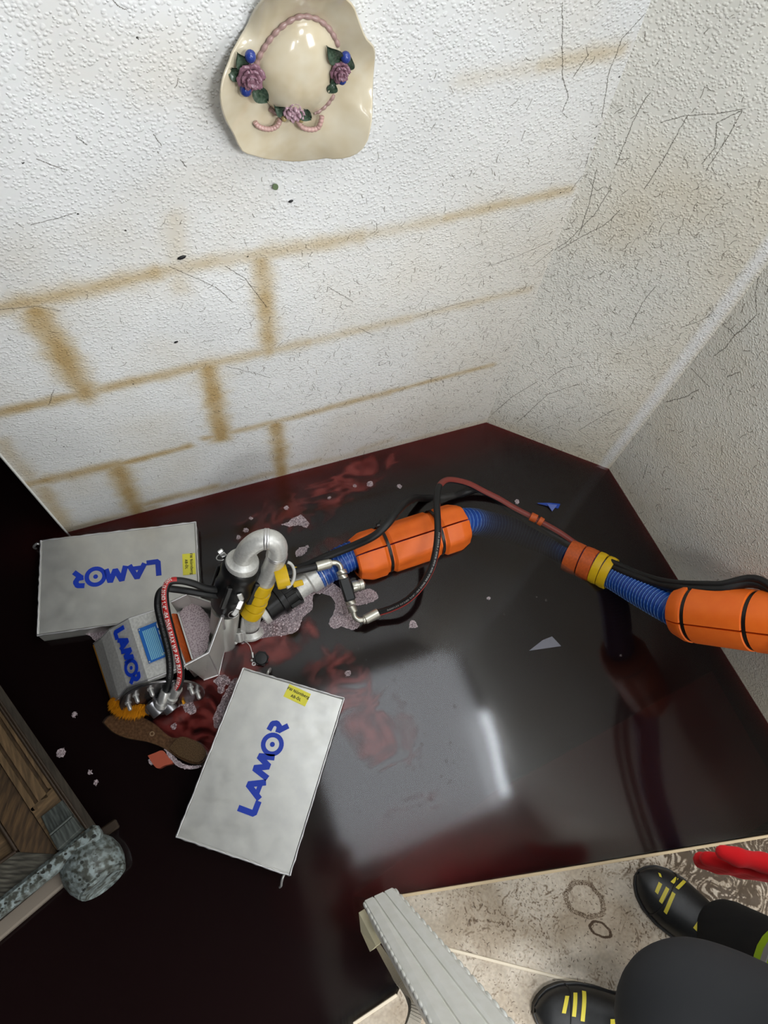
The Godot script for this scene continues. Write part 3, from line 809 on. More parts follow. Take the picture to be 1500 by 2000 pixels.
func skimmer() -> void:
	var t := thing("oil_skimmer", "welded aluminium brush skimmer with blue lettering, bent suction pipe and yellow brush", "skimmer", Vector3(-0.2275, 0.0000, -0.4510))
	# hood over the brush drum: four folded faces, b = back edge, f = front edge
	var b := [Vector3(-0.3699, 0.0300, -0.5285), Vector3(-0.3424, 0.0750, -0.5213), Vector3(-0.3166, 0.1050, -0.5249), Vector3(-0.2696, 0.1350, -0.5259), Vector3(-0.1960, 0.1400, -0.5268)]
	var f := [Vector3(-0.3550, 0.0300, -0.3919), Vector3(-0.3322, 0.0700, -0.3854), Vector3(-0.3051, 0.1000, -0.3954), Vector3(-0.2578, 0.1300, -0.3896), Vector3(-0.1799, 0.1350, -0.3942)]
	var st := begin()
	for i in 4: sheet(st, [f[i], f[i + 1], b[i + 1], b[i]])
	# folded lip along the front and back
	var lip := [Vector3(-0.3375, 0.0500, -0.3840), Vector3(-0.3054, 0.0850, -0.3906), Vector3(-0.2596, 0.1150, -0.3866), Vector3(-0.1855, 0.1200, -0.3904)]
	for i in 3: sheet(st, [lip[i], lip[i + 1], f[i + 2], f[i + 1]])
	var low := [Vector3.ZERO, b[1], b[2], b[3], b[4]]
	for i in range(1, 4): sheet(st, [low[i + 1] - Vector3(0, .06, 0), low[i] - Vector3(0, .06, 0), low[i], low[i + 1]])
	sheet(st, [f[4], f[4] - Vector3(0, .04, 0), b[4] - Vector3(0, .04, 0), b[4]])
	var hood := obj("hood", st, M.cast, t)
	st = begin()
	edge_line(st, [b[0], b[1], b[2], b[3], b[4]], 0.0018)
	edge_line(st, [f[0], f[1], f[2], f[3], f[4]], 0.0018)
	edge_line(st, [f[4], b[4]], 0.0016)
	obj("weld_seam", st, M.weld, hood)
	# lettering on the folded face: reads from the back to the front
	var r: Vector3 = (f[2].lerp(f[3], 0.5) - b[2].lerp(b[3], 0.5)).normalized()
	var u: Vector3 = (b[3].lerp(f[3], 0.5) - b[2].lerp(f[2], 0.5)).normalized()
	var nn: Vector3 = r.cross(u).normalized()
	st = begin()
	logo(st, face((b[2] + b[3] + f[2] + f[3]) * 0.25 + nn * 0.0034 + r * 0.002, r, u), 0.031, 0.116)
	obj("lettering", st, M.blue_print, t)
	# blue data plate with printed rows
	var pc := [Vector3(-0.2554, 0.1370, -0.4992), Vector3(-0.2129, 0.1390, -0.4978), Vector3(-0.2064, 0.1360, -0.4211), Vector3(-0.2482, 0.1340, -0.4228)]
	var px := face(corners_mid(pc) + Vector3(0, .0025, 0), pc[3] + pc[2] - pc[0] - pc[1], pc[1] - pc[0])
	var pw: float = pc[0].distance_to(pc[3])
	var ph: float = pc[0].distance_to(pc[1])
	st = begin()
	rbox(st, px, Vector3(pw, ph, 0.0012), 0.0004)
	var plate := obj("data_plate", st, mat(Color(0.10, 0.38, 0.70), 0.4), t)
	st = begin()
	for k in 8: rbox(st, px.translated_local(Vector3(0.002, ph * (-0.40 + 0.083 * k) + 0.004, 0.0008)), Vector3(pw * 0.84, ph * 0.055, 0.0004), 0.0001)
	obj("printed_row", st, mat(Color(0.50, 0.74, 0.82), 0.5), plate)
	st = begin()
	for k in 4: rbox(st, px.translated_local(Vector3(pw * (-0.38 + 0.19 * k), ph * 0.42, 0.0008)), Vector3(pw * 0.12, ph * 0.05, 0.0004), 0.0001)
	for k in 2:
		var cx := px.translated_local(Vector3(pw * 0.40, ph * (-0.02 - 0.11 * k) + 0.018, 0.0006))
		stroke(st, cx, [Vector2(0.002, 0.002), Vector2(0.0, 0.0028), Vector2(-0.002, 0.001), Vector2(-0.002, -0.001), Vector2(0, -0.0028), Vector2(0.002, -0.002)], 0.001, 0.0003)
	obj("print", st, M.white_print, plate)
	for k in 4:
		st = begin()
		ball(st, Transform3D(px.basis, px * Vector3(pw * (0.46 if k & 1 else -0.46), ph * (0.45 if k & 2 else -0.45), 0.0006)), Vector3(0.0018, 0.0018, 0.0012), 8)
		obj("rivet", st, M.steel, plate)
	# orange scraper between hood and hopper
	st = begin()
	sheet(st, [Vector3(-0.1844, 0.1000, -0.5211), Vector3(-0.1827, 0.0950, -0.4084), Vector3(-0.1704, 0.0600, -0.4215), Vector3(-0.1777, 0.0600, -0.5296)], 0.004)
	obj("scraper", st, M.orange_dirty, t)
	st = begin()
	sheet(st, [Vector3(-0.1745, 0.0850, -0.5236), Vector3(-0.1680, 0.0800, -0.4173), Vector3(-0.1712, 0.0300, -0.4298), Vector3(-0.1781, 0.0300, -0.5373)], 0.003)
	obj("scraper_edge", st, M.alu, t)
	# hopper: rim, walls down into the liquid, sloped front
	var rim := [Vector3(-0.1825, 0.1150, -0.5421), Vector3(-0.1459, 0.1150, -0.5486), Vector3(-0.0910, 0.1150, -0.5076), Vector3(-0.0852, 0.1250, -0.4756), Vector3(-0.1309, 0.1200, -0.4098), Vector3(-0.1824, 0.1200, -0.3994)]
	var foot := []
	for p in rim: foot.append(Vector3(p.x, 0.0, p.z))
	st = begin()
	sheet(st, [rim[0], foot[0], foot[1], rim[1]])
	sheet(st, [rim[1], foot[1], foot[2], rim[2]])
	sheet(st, [Vector3(-0.1310, 0.0000, -0.3868), Vector3(-0.0979, 0.0100, -0.4462), rim[3], rim[4]])
	sheet(st, [Vector3(-0.1645, 0.0000, -0.3857), Vector3(-0.1310, 0.0000, -0.3868), rim[4], rim[5]])
	sheet(st, [rim[5], rim[4], foot[4], foot[5]], 0.002)
	sheet(st, [foot[0], foot[1], foot[4], foot[5]], 0.002)
	sheet(st, [foot[1], foot[2], foot[3], foot[4]], 0.002)
	var hopper := obj("hopper", st, M.alu, t)
	st = begin()
	edge_line(st, [rim[0], rim[1], rim[2]], 0.0018)
	edge_line(st, [rim[3], rim[4], rim[5]], 0.0022)
	edge_line(st, [rim[3], Vector3(-0.0990, 0.0100, -0.4466), Vector3(-0.1310, 0.0000, -0.3868), Vector3(-0.1645, 0.0000, -0.3857)], 0.0018)
	edge_line(st, [rim[4], Vector3(-0.1310, 0.0000, -0.3868)], 0.0012)
	var wl := []
	for k in 14: wl.append(rim[3].lerp(Vector3(-0.0990, 0.0100, -0.4466), k / 13.0) + Vector3(rng.randf_range(-.002, .002), .001, rng.randf_range(-.002, .002)))
	tube(st, wl, func(q: float) -> float: return 0.004 + 0.0015 * sin(q * 40.0), 8)
	obj("weld_seam", st, M.weld, hopper)
	# froth standing in the hopper
	st = begin()
	foam_sheet(st, [Vector3(-0.1776, 0.0450, -0.5377), Vector3(-0.1424, 0.0450, -0.5514), Vector3(-0.1170, 0.0450, -0.5015), Vector3(-0.1308, 0.0450, -0.4574), Vector3(-0.1407, 0.0450, -0.4344), Vector3(-0.1701, 0.0450, -0.4237), Vector3(-0.1834, 0.0450, -0.4291)], 0.03)
	var fr := obj("froth", st, M.foam, t)
	fr.set_meta("kind", "stuff")
	# round end plate with bolts, and the motor
	var ec: Vector3 = Vector3(-0.2513, 0.0420, -0.3620)
	var en := Vector3(0.14, 0.22, 0.96).normalized()
	var ex: Vector3 = (Vector3(-0.1595, 0.0550, -0.3708) - Vector3(-0.3361, 0.0550, -0.3849)).normalized()
	var exf := face(ec, ex, Vector3.UP)
	exf = Transform3D(Basis(ex, en.cross(ex), en), ec)
	st = begin()
	lathe(st, Transform3D(Basis(exf.basis.x, exf.basis.z, -exf.basis.y), ec), [Vector2(0, -.004), Vector2(.086, -.004), Vector2(.0875, -.002), Vector2(.0875, .0), Vector2(.086, .002), Vector2(0, .002)], 48)
	obj("end_plate", st, mat(Color(0.55, 0.54, 0.54), 0.25, 0.95), t)
	for a in [2.72, 2.22, 1.72, 1.05, 0.50, 0.08]:
		st = begin()
		var bp: Vector3 = exf * Vector3(cos(a) * 0.072, sin(a) * 0.072, 0.002)
		lathe(st, along(bp, bp + en, ex), [Vector2(0, 0), Vector2(.007, 0), Vector2(.007, .003), Vector2(.0045, .0035), Vector2(.0045, .017), Vector2(.003, .019), Vector2(0, .019)], 12)
		obj("bolt", st, M.steel, t)
	st = begin()
	lathe(st, along(exf * Vector3(0.002, -.012, 0.002), exf * Vector3(0.002, -.012, 1), ex), [Vector2(.044, 0), Vector2(.044, .004), Vector2(.036, .004), Vector2(.036, -.004)], 32)
	obj("motor_ring", st, mat(Color(0.5, 0.5, 0.5), 0.25, 0.95), t)
	st = begin()
	lathe(st, along(exf * Vector3(0.002, -.012, 0), exf * Vector3(0.002, -.012, 1), ex), [Vector2(0, .018), Vector2(.024, .018), Vector2(.027, .015), Vector2(.033, .0)], 24)
	obj("motor", st, M.black, t)
	# twin hydraulic ports below the plate
	for k in 2:
		var pa: Vector3 = [Vector3(-0.2662, 0.0550, -0.3501), Vector3(-0.2397, 0.0550, -0.3482)][k]
		st = begin()
		rod(st, pa + Vector3(-.008, .004, -.010), pa + Vector3(.003, -.005, .018), 0.0145, 20)
		rod(st, pa + Vector3(0, .0, .0), pa + Vector3(.010, .016, -.012), 0.011, 6)
		obj("port_block", st, mat(Color(0.62, 0.62, 0.63), 0.3, 0.9), t)
	# yellow brush showing at the lower left
	var bm := mat(Color(0.88, 0.60, 0.04), 0.6)
	st = begin()
	var br := [Vector3(-0.3546, 0.0300, -0.3940), Vector3(-0.3567, 0.0200, -0.3795), Vector3(-0.3467, 0.0120, -0.3629), Vector3(-0.3220, 0.0080, -0.3499), Vector3(-0.2883, 0.0100, -0.3522)]
	var bt := [Vector3(-0.3636, 0.0300, -0.5205), Vector3(-0.3367, 0.0500, -0.3882), Vector3(-0.3258, 0.0500, -0.3780), Vector3(-0.3046, 0.0500, -0.3667), Vector3(-0.2777, 0.0450, -0.3566)]
	bt[0] = Vector3(-0.3488, 0.0450, -0.3929)
	flat(st)
	for i in 4: quad(st, br[i], br[i + 1], bt[i + 1], bt[i])
	sheet(st, [Vector3(-0.3748, 0.0200, -0.5290), Vector3(-0.3612, 0.0120, -0.3958), Vector3(-0.3542, 0.0300, -0.3905), Vector3(-0.3692, 0.0300, -0.5259)], 0.01)
	obj("brush_core", st, mat(Color(0.80, 0.54, 0.04), 0.7), t)
	st = begin()
	flat(st)
	var bp0 := spline(br, 14)
	var bt0 := spline(bt, 14)
	for i in bp0.size():
		for k in 30:
			var q: Vector3 = bt0[i].lerp(bp0[i], rng.randf_range(0.0, 0.75)) + Vector3(rng.randf_range(-.004, .004), rng.randf_range(.001, .006), rng.randf_range(-.004, .004))
			var d: Vector3 = (bp0[i] - bt0[i]).normalized() * rng.randf_range(0.010, 0.018) + Vector3(rng.randf_range(-.008, .0), rng.randf_range(-.004, .003), rng.randf_range(.0, .005))
			var w := Vector3(0.0011, 0.0004, 0.0004)
			tri(st, q - w, q + w, q + d)
			tri(st, q + Vector3(0, .001, 0) - w.rotated(Vector3.UP, 1.3), q + w.rotated(Vector3.UP, 1.3), q + d)
	var brs := obj("brush_bristles", st, bm, t)
	brs.set_meta("kind", "stuff")
	st = begin()
	sheet(st, [Vector3(-0.2171, 0.0000, -0.3629), Vector3(-0.2158, 0.0000, -0.3486), Vector3(-0.2168, 0.0200, -0.3433), Vector3(-0.2179, 0.0200, -0.3584)], 0.004)
	obj("brush_edge", st, bm, t)
	pipework(t)

func pipework(t: Node3D) -> void:
	# riser from the hopper into the black coupling
	var st := begin()
	tube(st, spline([Vector3(-0.1040, -0.0100, -0.4606), Vector3(-0.0925, 0.0400, -0.4769), Vector3(-0.0760, 0.0900, -0.4997)], 5), 0.031, 24)
	obj("riser_pipe", st, M.alu, t)
	var c0: Vector3 = Vector3(-0.0713, 0.1000, -0.5048)
	var c1: Vector3 = Vector3(-0.0142, 0.2150, -0.5442)
	var l: float = c0.distance_to(c1)
	var cx := along(c0, c1)
	st = begin()
	lathe(st, cx, [Vector2(0, 0), Vector2(.033, 0), Vector2(.036, .004), Vector2(.036, l * .36), Vector2(.041, l * .38), Vector2(.042, l * .52), Vector2(.0395, l * .56), Vector2(.0395, l * .80), Vector2(.041, l * .82), Vector2(.041, l * .96), Vector2(.038, l), Vector2(.030, l), Vector2(.030, l * .9), Vector2(0, l * .9)], 36)
	for a in [0.6, 2.2, 3.8, 5.4]:
		beam(st, cx * Vector3(cos(a) * .042, l * .25, sin(a) * .042), cx * Vector3(cos(a) * .043, l * .75, sin(a) * .043), 0.012, 0.010)
	obj("coupling_body", st, M.black, t)
	for sgn in [0, 1]:
		st = begin()
		var q: Array = [[Vector3(-0.0376, 0.1900, -0.4917), Vector3(-0.0365, 0.1650, -0.4855), Vector3(-0.0497, 0.1550, -0.4719), Vector3(-0.0624, 0.1500, -0.4623)], [Vector3(-0.0451, 0.2000, -0.5699), Vector3(-0.0465, 0.2250, -0.5690), Vector3(-0.0488, 0.2350, -0.5717), Vector3(-0.0519, 0.2400, -0.5777)]][sgn]
		for i in 3: beam(st, q[i], q[i + 1], 0.012, 0.004)
		obj("cam_lever", st, M.steel, t)
		st = begin()
		var rc: Vector3 = [Vector3(-0.0606, 0.1500, -0.4652), Vector3(-0.0514, 0.2200, -0.5689)][sgn]
		var ring := []
		for k in 17: ring.append(rc + Vector3(cos(TAU * k / 16.0) * .011, sin(TAU * k / 16.0) * .003, sin(TAU * k / 16.0) * .008))
		tube(st, ring, 0.0011, 6, false)
		obj("pull_ring", st, M.steel, t)
	# bent pipe over to the second leg
	var e0: Vector3 = Vector3(-0.0176, 0.2130, -0.5401)
	var e1: Vector3 = Vector3(-0.0116, 0.2350, -0.5463)
	st = begin()
	lathe(st, along(e0, e1), [Vector2(0.02, 0), Vector2(.0335, 0), Vector2(.0345, .003), Vector2(.0345, .016), Vector2(.033, .020), Vector2(.024, .024), Vector2(.019, .03)], 32)
	obj("pipe_collar", st, M.cast, t)
	st = begin()
	var bend := spline([e1, Vector3(-0.0048, 0.2550, -0.5481), Vector3(0.0074, 0.2780, -0.5502), Vector3(0.0247, 0.2920, -0.5519), Vector3(0.0413, 0.2960, -0.5508), Vector3(0.0551, 0.2920, -0.5449), Vector3(0.0605, 0.2780, -0.5375), Vector3(0.0571, 0.2550, -0.5303), Vector3(0.0484, 0.2250, -0.5247), Vector3(0.0334, 0.1900, -0.5187), Vector3(0.0185, 0.1600, -0.5125), Vector3(0.0040, 0.1250, -0.5023), Vector3(-0.0132, 0.0850, -0.4889), Vector3(-0.0273, 0.0500, -0.4781), Vector3(-0.0440, -0.0200, -0.4667)], 6)
	tube(st, bend, 0.0208, 24)
	obj("bent_pipe", st, M.cast, t)
	for i in [25, 43]:
		st = begin()
		var fr: Transform3D = frames(bend)[i]
		lathe(st, fr, [Vector2(.0206, -.006), Vector2(.0220, -.004), Vector2(.0220, -.001), Vector2(.0213, 0), Vector2(.0220, .001), Vector2(.0220, .004), Vector2(.0206, .006)], 28)
		obj("pipe_weld", st, M.weld, t)
	# yellow spiral wrap on the second leg
	for k in 4:
		st = begin()
		var y0: float = 0.5 + k * 0.105
		var a0: Vector3 = [Vector3(0.0187, 0.1620, -0.5129), Vector3(0.0062, 0.1310, -0.5045), Vector3(-0.0037, 0.1070, -0.4960), Vector3(-0.0143, 0.0850, -0.4892), Vector3(-0.0257, 0.0580, -0.4814)][k]
		var a1: Vector3 = [Vector3(0.0187, 0.1620, -0.5129), Vector3(0.0062, 0.1310, -0.5045), Vector3(-0.0037, 0.1070, -0.4960), Vector3(-0.0143, 0.0850, -0.4892), Vector3(-0.0257, 0.0580, -0.4814)][k + 1]
		var wl := a0.distance_to(a1)
		var wx := along(a0, a1)
		wx.basis = wx.basis.rotated(wx.basis.z.normalized(), 0.16)
		lathe(st, wx, [Vector2(.0210, 0.0), Vector2(.0238, .001), Vector2(.0248, wl * .5), Vector2(.0240, wl * .86), Vector2(.0205, wl * .88)], 28)
		obj("yellow_wrap", st, M.yellow, t)
	# lower elbow, black quick coupling and nozzle towards the blue hose
	st = begin()
	lathe(st, along(Vector3(-0.0380, 0.0000, -0.4545), Vector3(-0.0361, 0.0200, -0.4684)), [Vector2(0.018, 0), Vector2(.027, 0), Vector2(.027, .005), Vector2(.022, .010), Vector2(.019, .016)], 28)
	obj("pipe_foot", st, M.cast, t)
	st = begin()
	rod(st, Vector3(-0.0085, 0.0200, -0.4834), Vector3(0.0120, 0.0220, -0.4927), 0.026, 28)
	obj("pipe_stub", st, M.cast, t)
	var k0: Vector3 = Vector3(0.0048, 0.0250, -0.4916)
	var k1: Vector3 = Vector3(0.0833, 0.0250, -0.5181)
	l = k0.distance_to(k1)
	st = begin()
	var kx := along(k0, k1)
	lathe(st, kx, [Vector2(0, 0), Vector2(.027, 0), Vector2(.030, .003), Vector2(.030, l * .42), Vector2(.036, l * .44), Vector2(.036, l * .60), Vector2(.031, l * .62), Vector2(.031, l * .92), Vector2(.036, l * .93), Vector2(.036, l), Vector2(0, l)], 32)
	for a in [0.3, 1.3, 2.3]:
		beam(st, kx * Vector3(cos(a) * .033, l * .6, sin(a) * .033), kx * Vector3(cos(a) * .033, l, sin(a) * .033), 0.010, 0.008)
	obj("quick_coupling", st, M.black, t)
	st = begin()
	var n0: Vector3 = Vector3(0.0781, 0.0250, -0.5171)
	var n1: Vector3 = Vector3(0.1503, 0.0280, -0.5407)
	l = n0.distance_to(n1)
	lathe(st, along(n0, n1), [Vector2(0, 0), Vector2(.034, 0), Vector2(.035, .002), Vector2(.035, .008), Vector2(.028, .009), Vector2(.0275, .02), Vector2(.028, l * .5), Vector2(.033, l * .55), Vector2(.034, l * .98), Vector2(.032, l), Vector2(0, l)], 32)
	obj("nozzle", st, M.cast, t)
	# clamp lever and small fitting at the foot
	st = begin()
	rod(st, Vector3(-0.0637, 0.0300, -0.4620), Vector3(-0.0674, 0.0120, -0.4458), 0.012, 14)
	rod(st, Vector3(-0.0799, 0.0120, -0.4522), Vector3(-0.0771, 0.0040, -0.4436), 0.006, 10)
	beam(st, Vector3(-0.0421, 0.0600, -0.4798), Vector3(-0.0577, 0.0200, -0.4530), 0.014, 0.006)
	beam(st, Vector3(-0.0562, 0.0300, -0.4547), Vector3(-0.0507, 0.0080, -0.4391), 0.009, 0.006)
	obj("clamp", st, M.steel, t)

# ---------------------------------------------------------------- foam
func in_poly(p: Vector2, poly: PackedVector2Array) -> bool:
	return Geometry2D.is_point_in_polygon(p, poly)

# froth: a thin cushion with the given outline, its top crowded with bubbles
func foam_sheet(st: SurfaceTool, outline: Array, dens := 0.02, bub := 0.0016) -> void:
	var poly := PackedVector2Array()
	var loop: Array = outline.duplicate()
	loop.append(outline[0])
	var sm := spline(loop, 5)
	sm.pop_back()
	var y: float = outline[0].y
	for p in sm: poly.append(Vector2(p.x, p.z) + Vector2(rng.randf_range(-1, 1), rng.randf_range(-1, 1)) * 0.0012)
	var xf := Transform3D(Basis(Vector3.RIGHT, Vector3.BACK, Vector3.DOWN), Vector3(0, y, 0))
	xf = Transform3D(Basis(Vector3(1, 0, 0), Vector3(0, 0, 1), Vector3(0, -1, 0)), Vector3(0, y + 0.0008, 0))
	flat(st)
	if Geometry2D.is_polygon_clockwise(poly): poly.reverse()
	var ix := Geometry2D.triangulate_polygon(poly)
	if ix.is_empty():
		poly = Geometry2D.convex_hull(poly)
		poly.remove_at(poly.size() - 1)
		if Geometry2D.is_polygon_clockwise(poly): poly.reverse()
		ix = Geometry2D.triangulate_polygon(poly)
	for i in range(0, ix.size(), 3):
		var q := [poly[ix[i]], poly[ix[i + 1]], poly[ix[i + 2]]]
		if (q[1] - q[0]).cross(q[2] - q[0]) > 0: q = [q[0], q[2], q[1]]
		tri(st, Vector3(q[0].x, y + .0012, q[0].y), Vector3(q[1].x, y + .0012, q[1].y), Vector3(q[2].x, y + .0012, q[2].y))
	var bb := Rect2(poly[0], Vector2.ZERO)
	for p in poly: bb = bb.expand(p)
	var n := mini(1500, int(bb.get_area() / (bub * bub * 7.0)))
	for i in n:
		var p := Vector2(rng.randf_range(bb.position.x, bb.end.x), rng.randf_range(bb.position.y, bb.end.y))
		if not in_poly(p, poly): continue
		var r := bub * rng.randf_range(0.5, 1.3)
		var c := Vector3(p.x, y + .0012, p.y)
		st.set_smooth_group(0)
		for k in 5:
			var a := Vector3(cos(TAU * k / 5), 0, sin(TAU * k / 5)) * r
			var b := Vector3(cos(TAU * (k + 1) / 5), 0, sin(TAU * (k + 1) / 5)) * r
			tri(st, c + a, c + Vector3(0, r * 0.9, 0), c + b)
	# rim that rounds down to the water
	st.set_smooth_group(0)
	for i in poly.size():
		var p := poly[i]
		var q := poly[(i + 1) % poly.size()]
		var o := (q - p).orthogonal().normalized() * 0.0025
		quad(st, Vector3(p.x, y + .0012, p.y), Vector3(q.x, y + .0012, q.y), Vector3(q.x - o.x, y - .001, q.y - o.y), Vector3(p.x - o.x, y - .001, p.y - o.y))

func foam_patch(label: String, outline: Array, bub := 0.0016, group := "") -> void:
	var st := begin()
	foam_sheet(st, outline, 0.0, bub)
	tag(obj("foam_patch", st, M.foam), label, "foam", group, "stuff")

func blob(c: Vector3, r: float, n := 7) -> Array:
	var out := []
	for k in n:
		var a := TAU * k / n
		out.append(c + Vector3(cos(a), 0, sin(a)) * r * rng.randf_range(0.7, 1.25))
	return out

func foams() -> void:
	foam_patch("broad pinkish froth spread round the black quick coupling and the brass-ended fitting", [Vector3(-0.0680, 0.0000, -0.4392), Vector3(-0.0402, -0.0000, -0.4552), Vector3(0.0030, 0.0000, -0.4831), Vector3(0.0559, 0.0000, -0.4985), Vector3(0.1097, 0.0000, -0.5142), Vector3(0.1617, 0.0000, -0.5205), Vector3(0.1887, -0.0000, -0.4936), Vector3(0.1866, 0.0000, -0.4707), Vector3(0.2110, 0.0000, -0.4762), Vector3(0.2518, 0.0000, -0.4767), Vector3(0.2651, 0.0000, -0.4554), Vector3(0.2512, 0.0000, -0.4441), Vector3(0.2187, 0.0000, -0.4451), Vector3(0.2020, 0.0000, -0.4477), Vector3(0.2006, 0.0000, -0.4275), Vector3(0.2033, 0.0000, -0.4011), Vector3(0.1846, -0.0000, -0.3931), Vector3(0.1624, -0.0000, -0.4089), Vector3(0.1464, -0.0000, -0.4089), Vector3(0.1353, 0.0000, -0.4251), Vector3(0.1544, 0.0000, -0.4471), Vector3(0.1638, 0.0000, -0.4700), Vector3(0.1529, 0.0000, -0.4916), Vector3(0.1210, 0.0000, -0.5016), Vector3(0.1090, -0.0000, -0.4691), Vector3(0.0832, 0.0000, -0.4566), Vector3(0.0641, 0.0000, -0.4323), Vector3(0.0364, 0.0000, -0.4285), Vector3(0.0020, 0.0000, -0.4344), Vector3(-0.0328, 0.0000, -0.4380)], 0.0019)
	foam_patch("irregular froth patch floating between the bent pipe and the back wall", [Vector3(0.0968, 0.0000, -0.6961), Vector3(0.1105, 0.0000, -0.6948), Vector3(0.1284, 0.0000, -0.7035), Vector3(0.1497, -0.0000, -0.7056), Vector3(0.1574, 0.0000, -0.6919), Vector3(0.1627, -0.0000, -0.6790), Vector3(0.1526, 0.0000, -0.6708), Vector3(0.1351, 0.0000, -0.6817), Vector3(0.1139, 0.0000, -0.6839)], 0.0016)
	foam_patch("small oval froth patch beside the black hose left of the orange float", [Vector3(0.1097, 0.0000, -0.6146), Vector3(0.1226, 0.0000, -0.6243), Vector3(0.1385, 0.0000, -0.6222), Vector3(0.1383, 0.0000, -0.6126), Vector3(0.1230, 0.0000, -0.6036), Vector3(0.1095, 0.0000, -0.6051)], 0.0016)
	foam_patch("froth clinging to the water along the upper float's long edge next to the skimmer hood", [Vector3(-0.4289, 0.0000, -0.5803), Vector3(-0.3962, 0.0000, -0.5749), Vector3(-0.3523, 0.0000, -0.5684), Vector3(-0.3334, 0.0000, -0.5600), Vector3(-0.3509, 0.0000, -0.5507), Vector3(-0.3704, -0.0000, -0.5422), Vector3(-0.3850, 0.0000, -0.5615), Vector3(-0.4084, 0.0000, -0.5689)], 0.0014)
	foam_patch("froth beside the skimmer's round end plate", [Vector3(-0.2068, 0.0000, -0.3793), Vector3(-0.1882, 0.0000, -0.3815), Vector3(-0.1785, 0.0000, -0.3643), Vector3(-0.1857, 0.0000, -0.3527), Vector3(-0.1965, 0.0000, -0.3447), Vector3(-0.1941, 0.0000, -0.3255), Vector3(-0.2064, 0.0000, -0.3204), Vector3(-0.2175, 0.0000, -0.3308), Vector3(-0.2209, -0.0000, -0.3457), Vector3(-0.2392, 0.0000, -0.3436), Vector3(-0.2392, 0.0000, -0.3539), Vector3(-0.2160, 0.0000, -0.3579)], 0.0015)
	foam_patch("curled froth between the skimmer hopper and the lower float", [Vector3(-0.1458, 0.0000, -0.3773), Vector3(-0.1256, 0.0000, -0.3851), Vector3(-0.1117, 0.0000, -0.3759), Vector3(-0.1107, -0.0000, -0.3613), Vector3(-0.1230, 0.0000, -0.3582), Vector3(-0.1309, 0.0000, -0.3444), Vector3(-0.1409, 0.0000, -0.3499), Vector3(-0.1394, 0.0000, -0.3658)], 0.0014)
	foam_patch("froth fringe trapped along the lower float's left edge", [Vector3(-0.1166, -0.0000, -0.3562), Vector3(-0.1021, -0.0000, -0.3680), Vector3(-0.0941, 0.0000, -0.3631), Vector3(-0.1171, 0.0000, -0.3260), Vector3(-0.1381, 0.0000, -0.2960), Vector3(-0.1541, 0.0000, -0.2763), Vector3(-0.1666, 0.0000, -0.2803), Vector3(-0.1616, 0.0000, -0.3013), Vector3(-0.1388, -0.0000, -0.3306)], 0.0014)
	foam_patch("froth fringe against the sunken shoe's heel", [Vector3(-0.2749, 0.0000, -0.2690), Vector3(-0.2633, 0.0000, -0.2521), Vector3(-0.2465, 0.0000, -0.2292), Vector3(-0.2236, -0.0000, -0.2152), Vector3(-0.2110, -0.0000, -0.2132), Vector3(-0.2164, 0.0000, -0.2085), Vector3(-0.2391, 0.0000, -0.2138), Vector3(-0.2579, 0.0000, -0.2265), Vector3(-0.2706, -0.0000, -0.2480)], 0.0013)
	var fl := ["largest froth fleck beside the cabinet, out on the black water", "froth fleck between the cabinet and the yellow brush", "froth fleck close under the sunken shoe's toe", "froth fleck lying on the orange shard", "small froth fleck right of the cabinet's fluted stile, upper of two", "small froth fleck right of the cabinet's fluted stile, lower of two", "largest froth fleck behind the orange float, towards the back wall", "small froth fleck left of the largest one behind the orange float", "froth fleck above the irregular froth patch by the back wall", "upper of two froth flecks left of the bent pipe's top", "lower of two froth flecks left of the bent pipe's top", "tiny froth fleck midway along the back wall's red streaks", "froth fleck at the right end of the red streaks behind the orange float", "froth fleck beside the red hose near the blue scrap", "froth cluster under the black loop of the long hose", "froth fleck right of the star-shaped knob, over the red sludge", "froth fleck between the sunken shoe and the lower float", "tiny froth fleck left of the irregular froth patch", "tiny froth fleck just above the black hose by the small oval patch", "tiny froth fleck alone on the dark water below the orange float"]
	for p in [[Vector3(-0.4816, 0.0000, -0.3270), .0095], [Vector3(-0.4420, 0.0000, -0.3968), .0055], [Vector3(-0.3513, 0.0000, -0.3427), .005], [Vector3(-0.3052, 0.0000, -0.2528), .007], [Vector3(-0.4302, 0.0000, -0.2704), .004], [Vector3(-0.4228, 0.0000, -0.2468), .004], [Vector3(0.3381, -0.0000, -0.7366), .0075], [Vector3(0.2999, 0.0000, -0.7435), .004], [Vector3(0.1215, 0.0000, -0.7341), .0055], [Vector3(0.0116, 0.0000, -0.7051), .0055], [Vector3(-0.0093, 0.0000, -0.6920), .005], [Vector3(0.2292, 0.0000, -0.7308), .003], [Vector3(0.4069, 0.0000, -0.7102), .005], [Vector3(0.6793, 0.0000, -0.5843), .005], [Vector3(0.3219, 0.0000, -0.3651), .011], [Vector3(0.1438, 0.0000, -0.3025), .006], [Vector3(-0.2467, 0.0000, -0.3086), .006], [Vector3(0.0313, 0.0000, -0.7328), .003], [Vector3(0.1409, 0.0000, -0.6215), .003], [Vector3(0.5162, -0.0000, -0.3707), .003]]:
		var st := begin()
		foam_sheet(st, blob(p[0], p[1]), 0.0, 0.0012)
		tag(obj("foam_fleck", st, M.foam), fl.pop_front(), "foam", "froth flecks on the water")
	# single glassy bubbles
	var bm := StandardMaterial3D.new()
	bm.transparency = BaseMaterial3D.TRANSPARENCY_ALPHA
	bm.albedo_color = Color(0.5, 0.4, 0.4, 0.12)
	bm.roughness = 0.05
	var mesh_st := begin()
	ball(mesh_st, Transform3D.IDENTITY, Vector3(1, 0.8, 1), 12, true)
	mesh_st.generate_normals()
	var bmesh := mesh_st.commit()
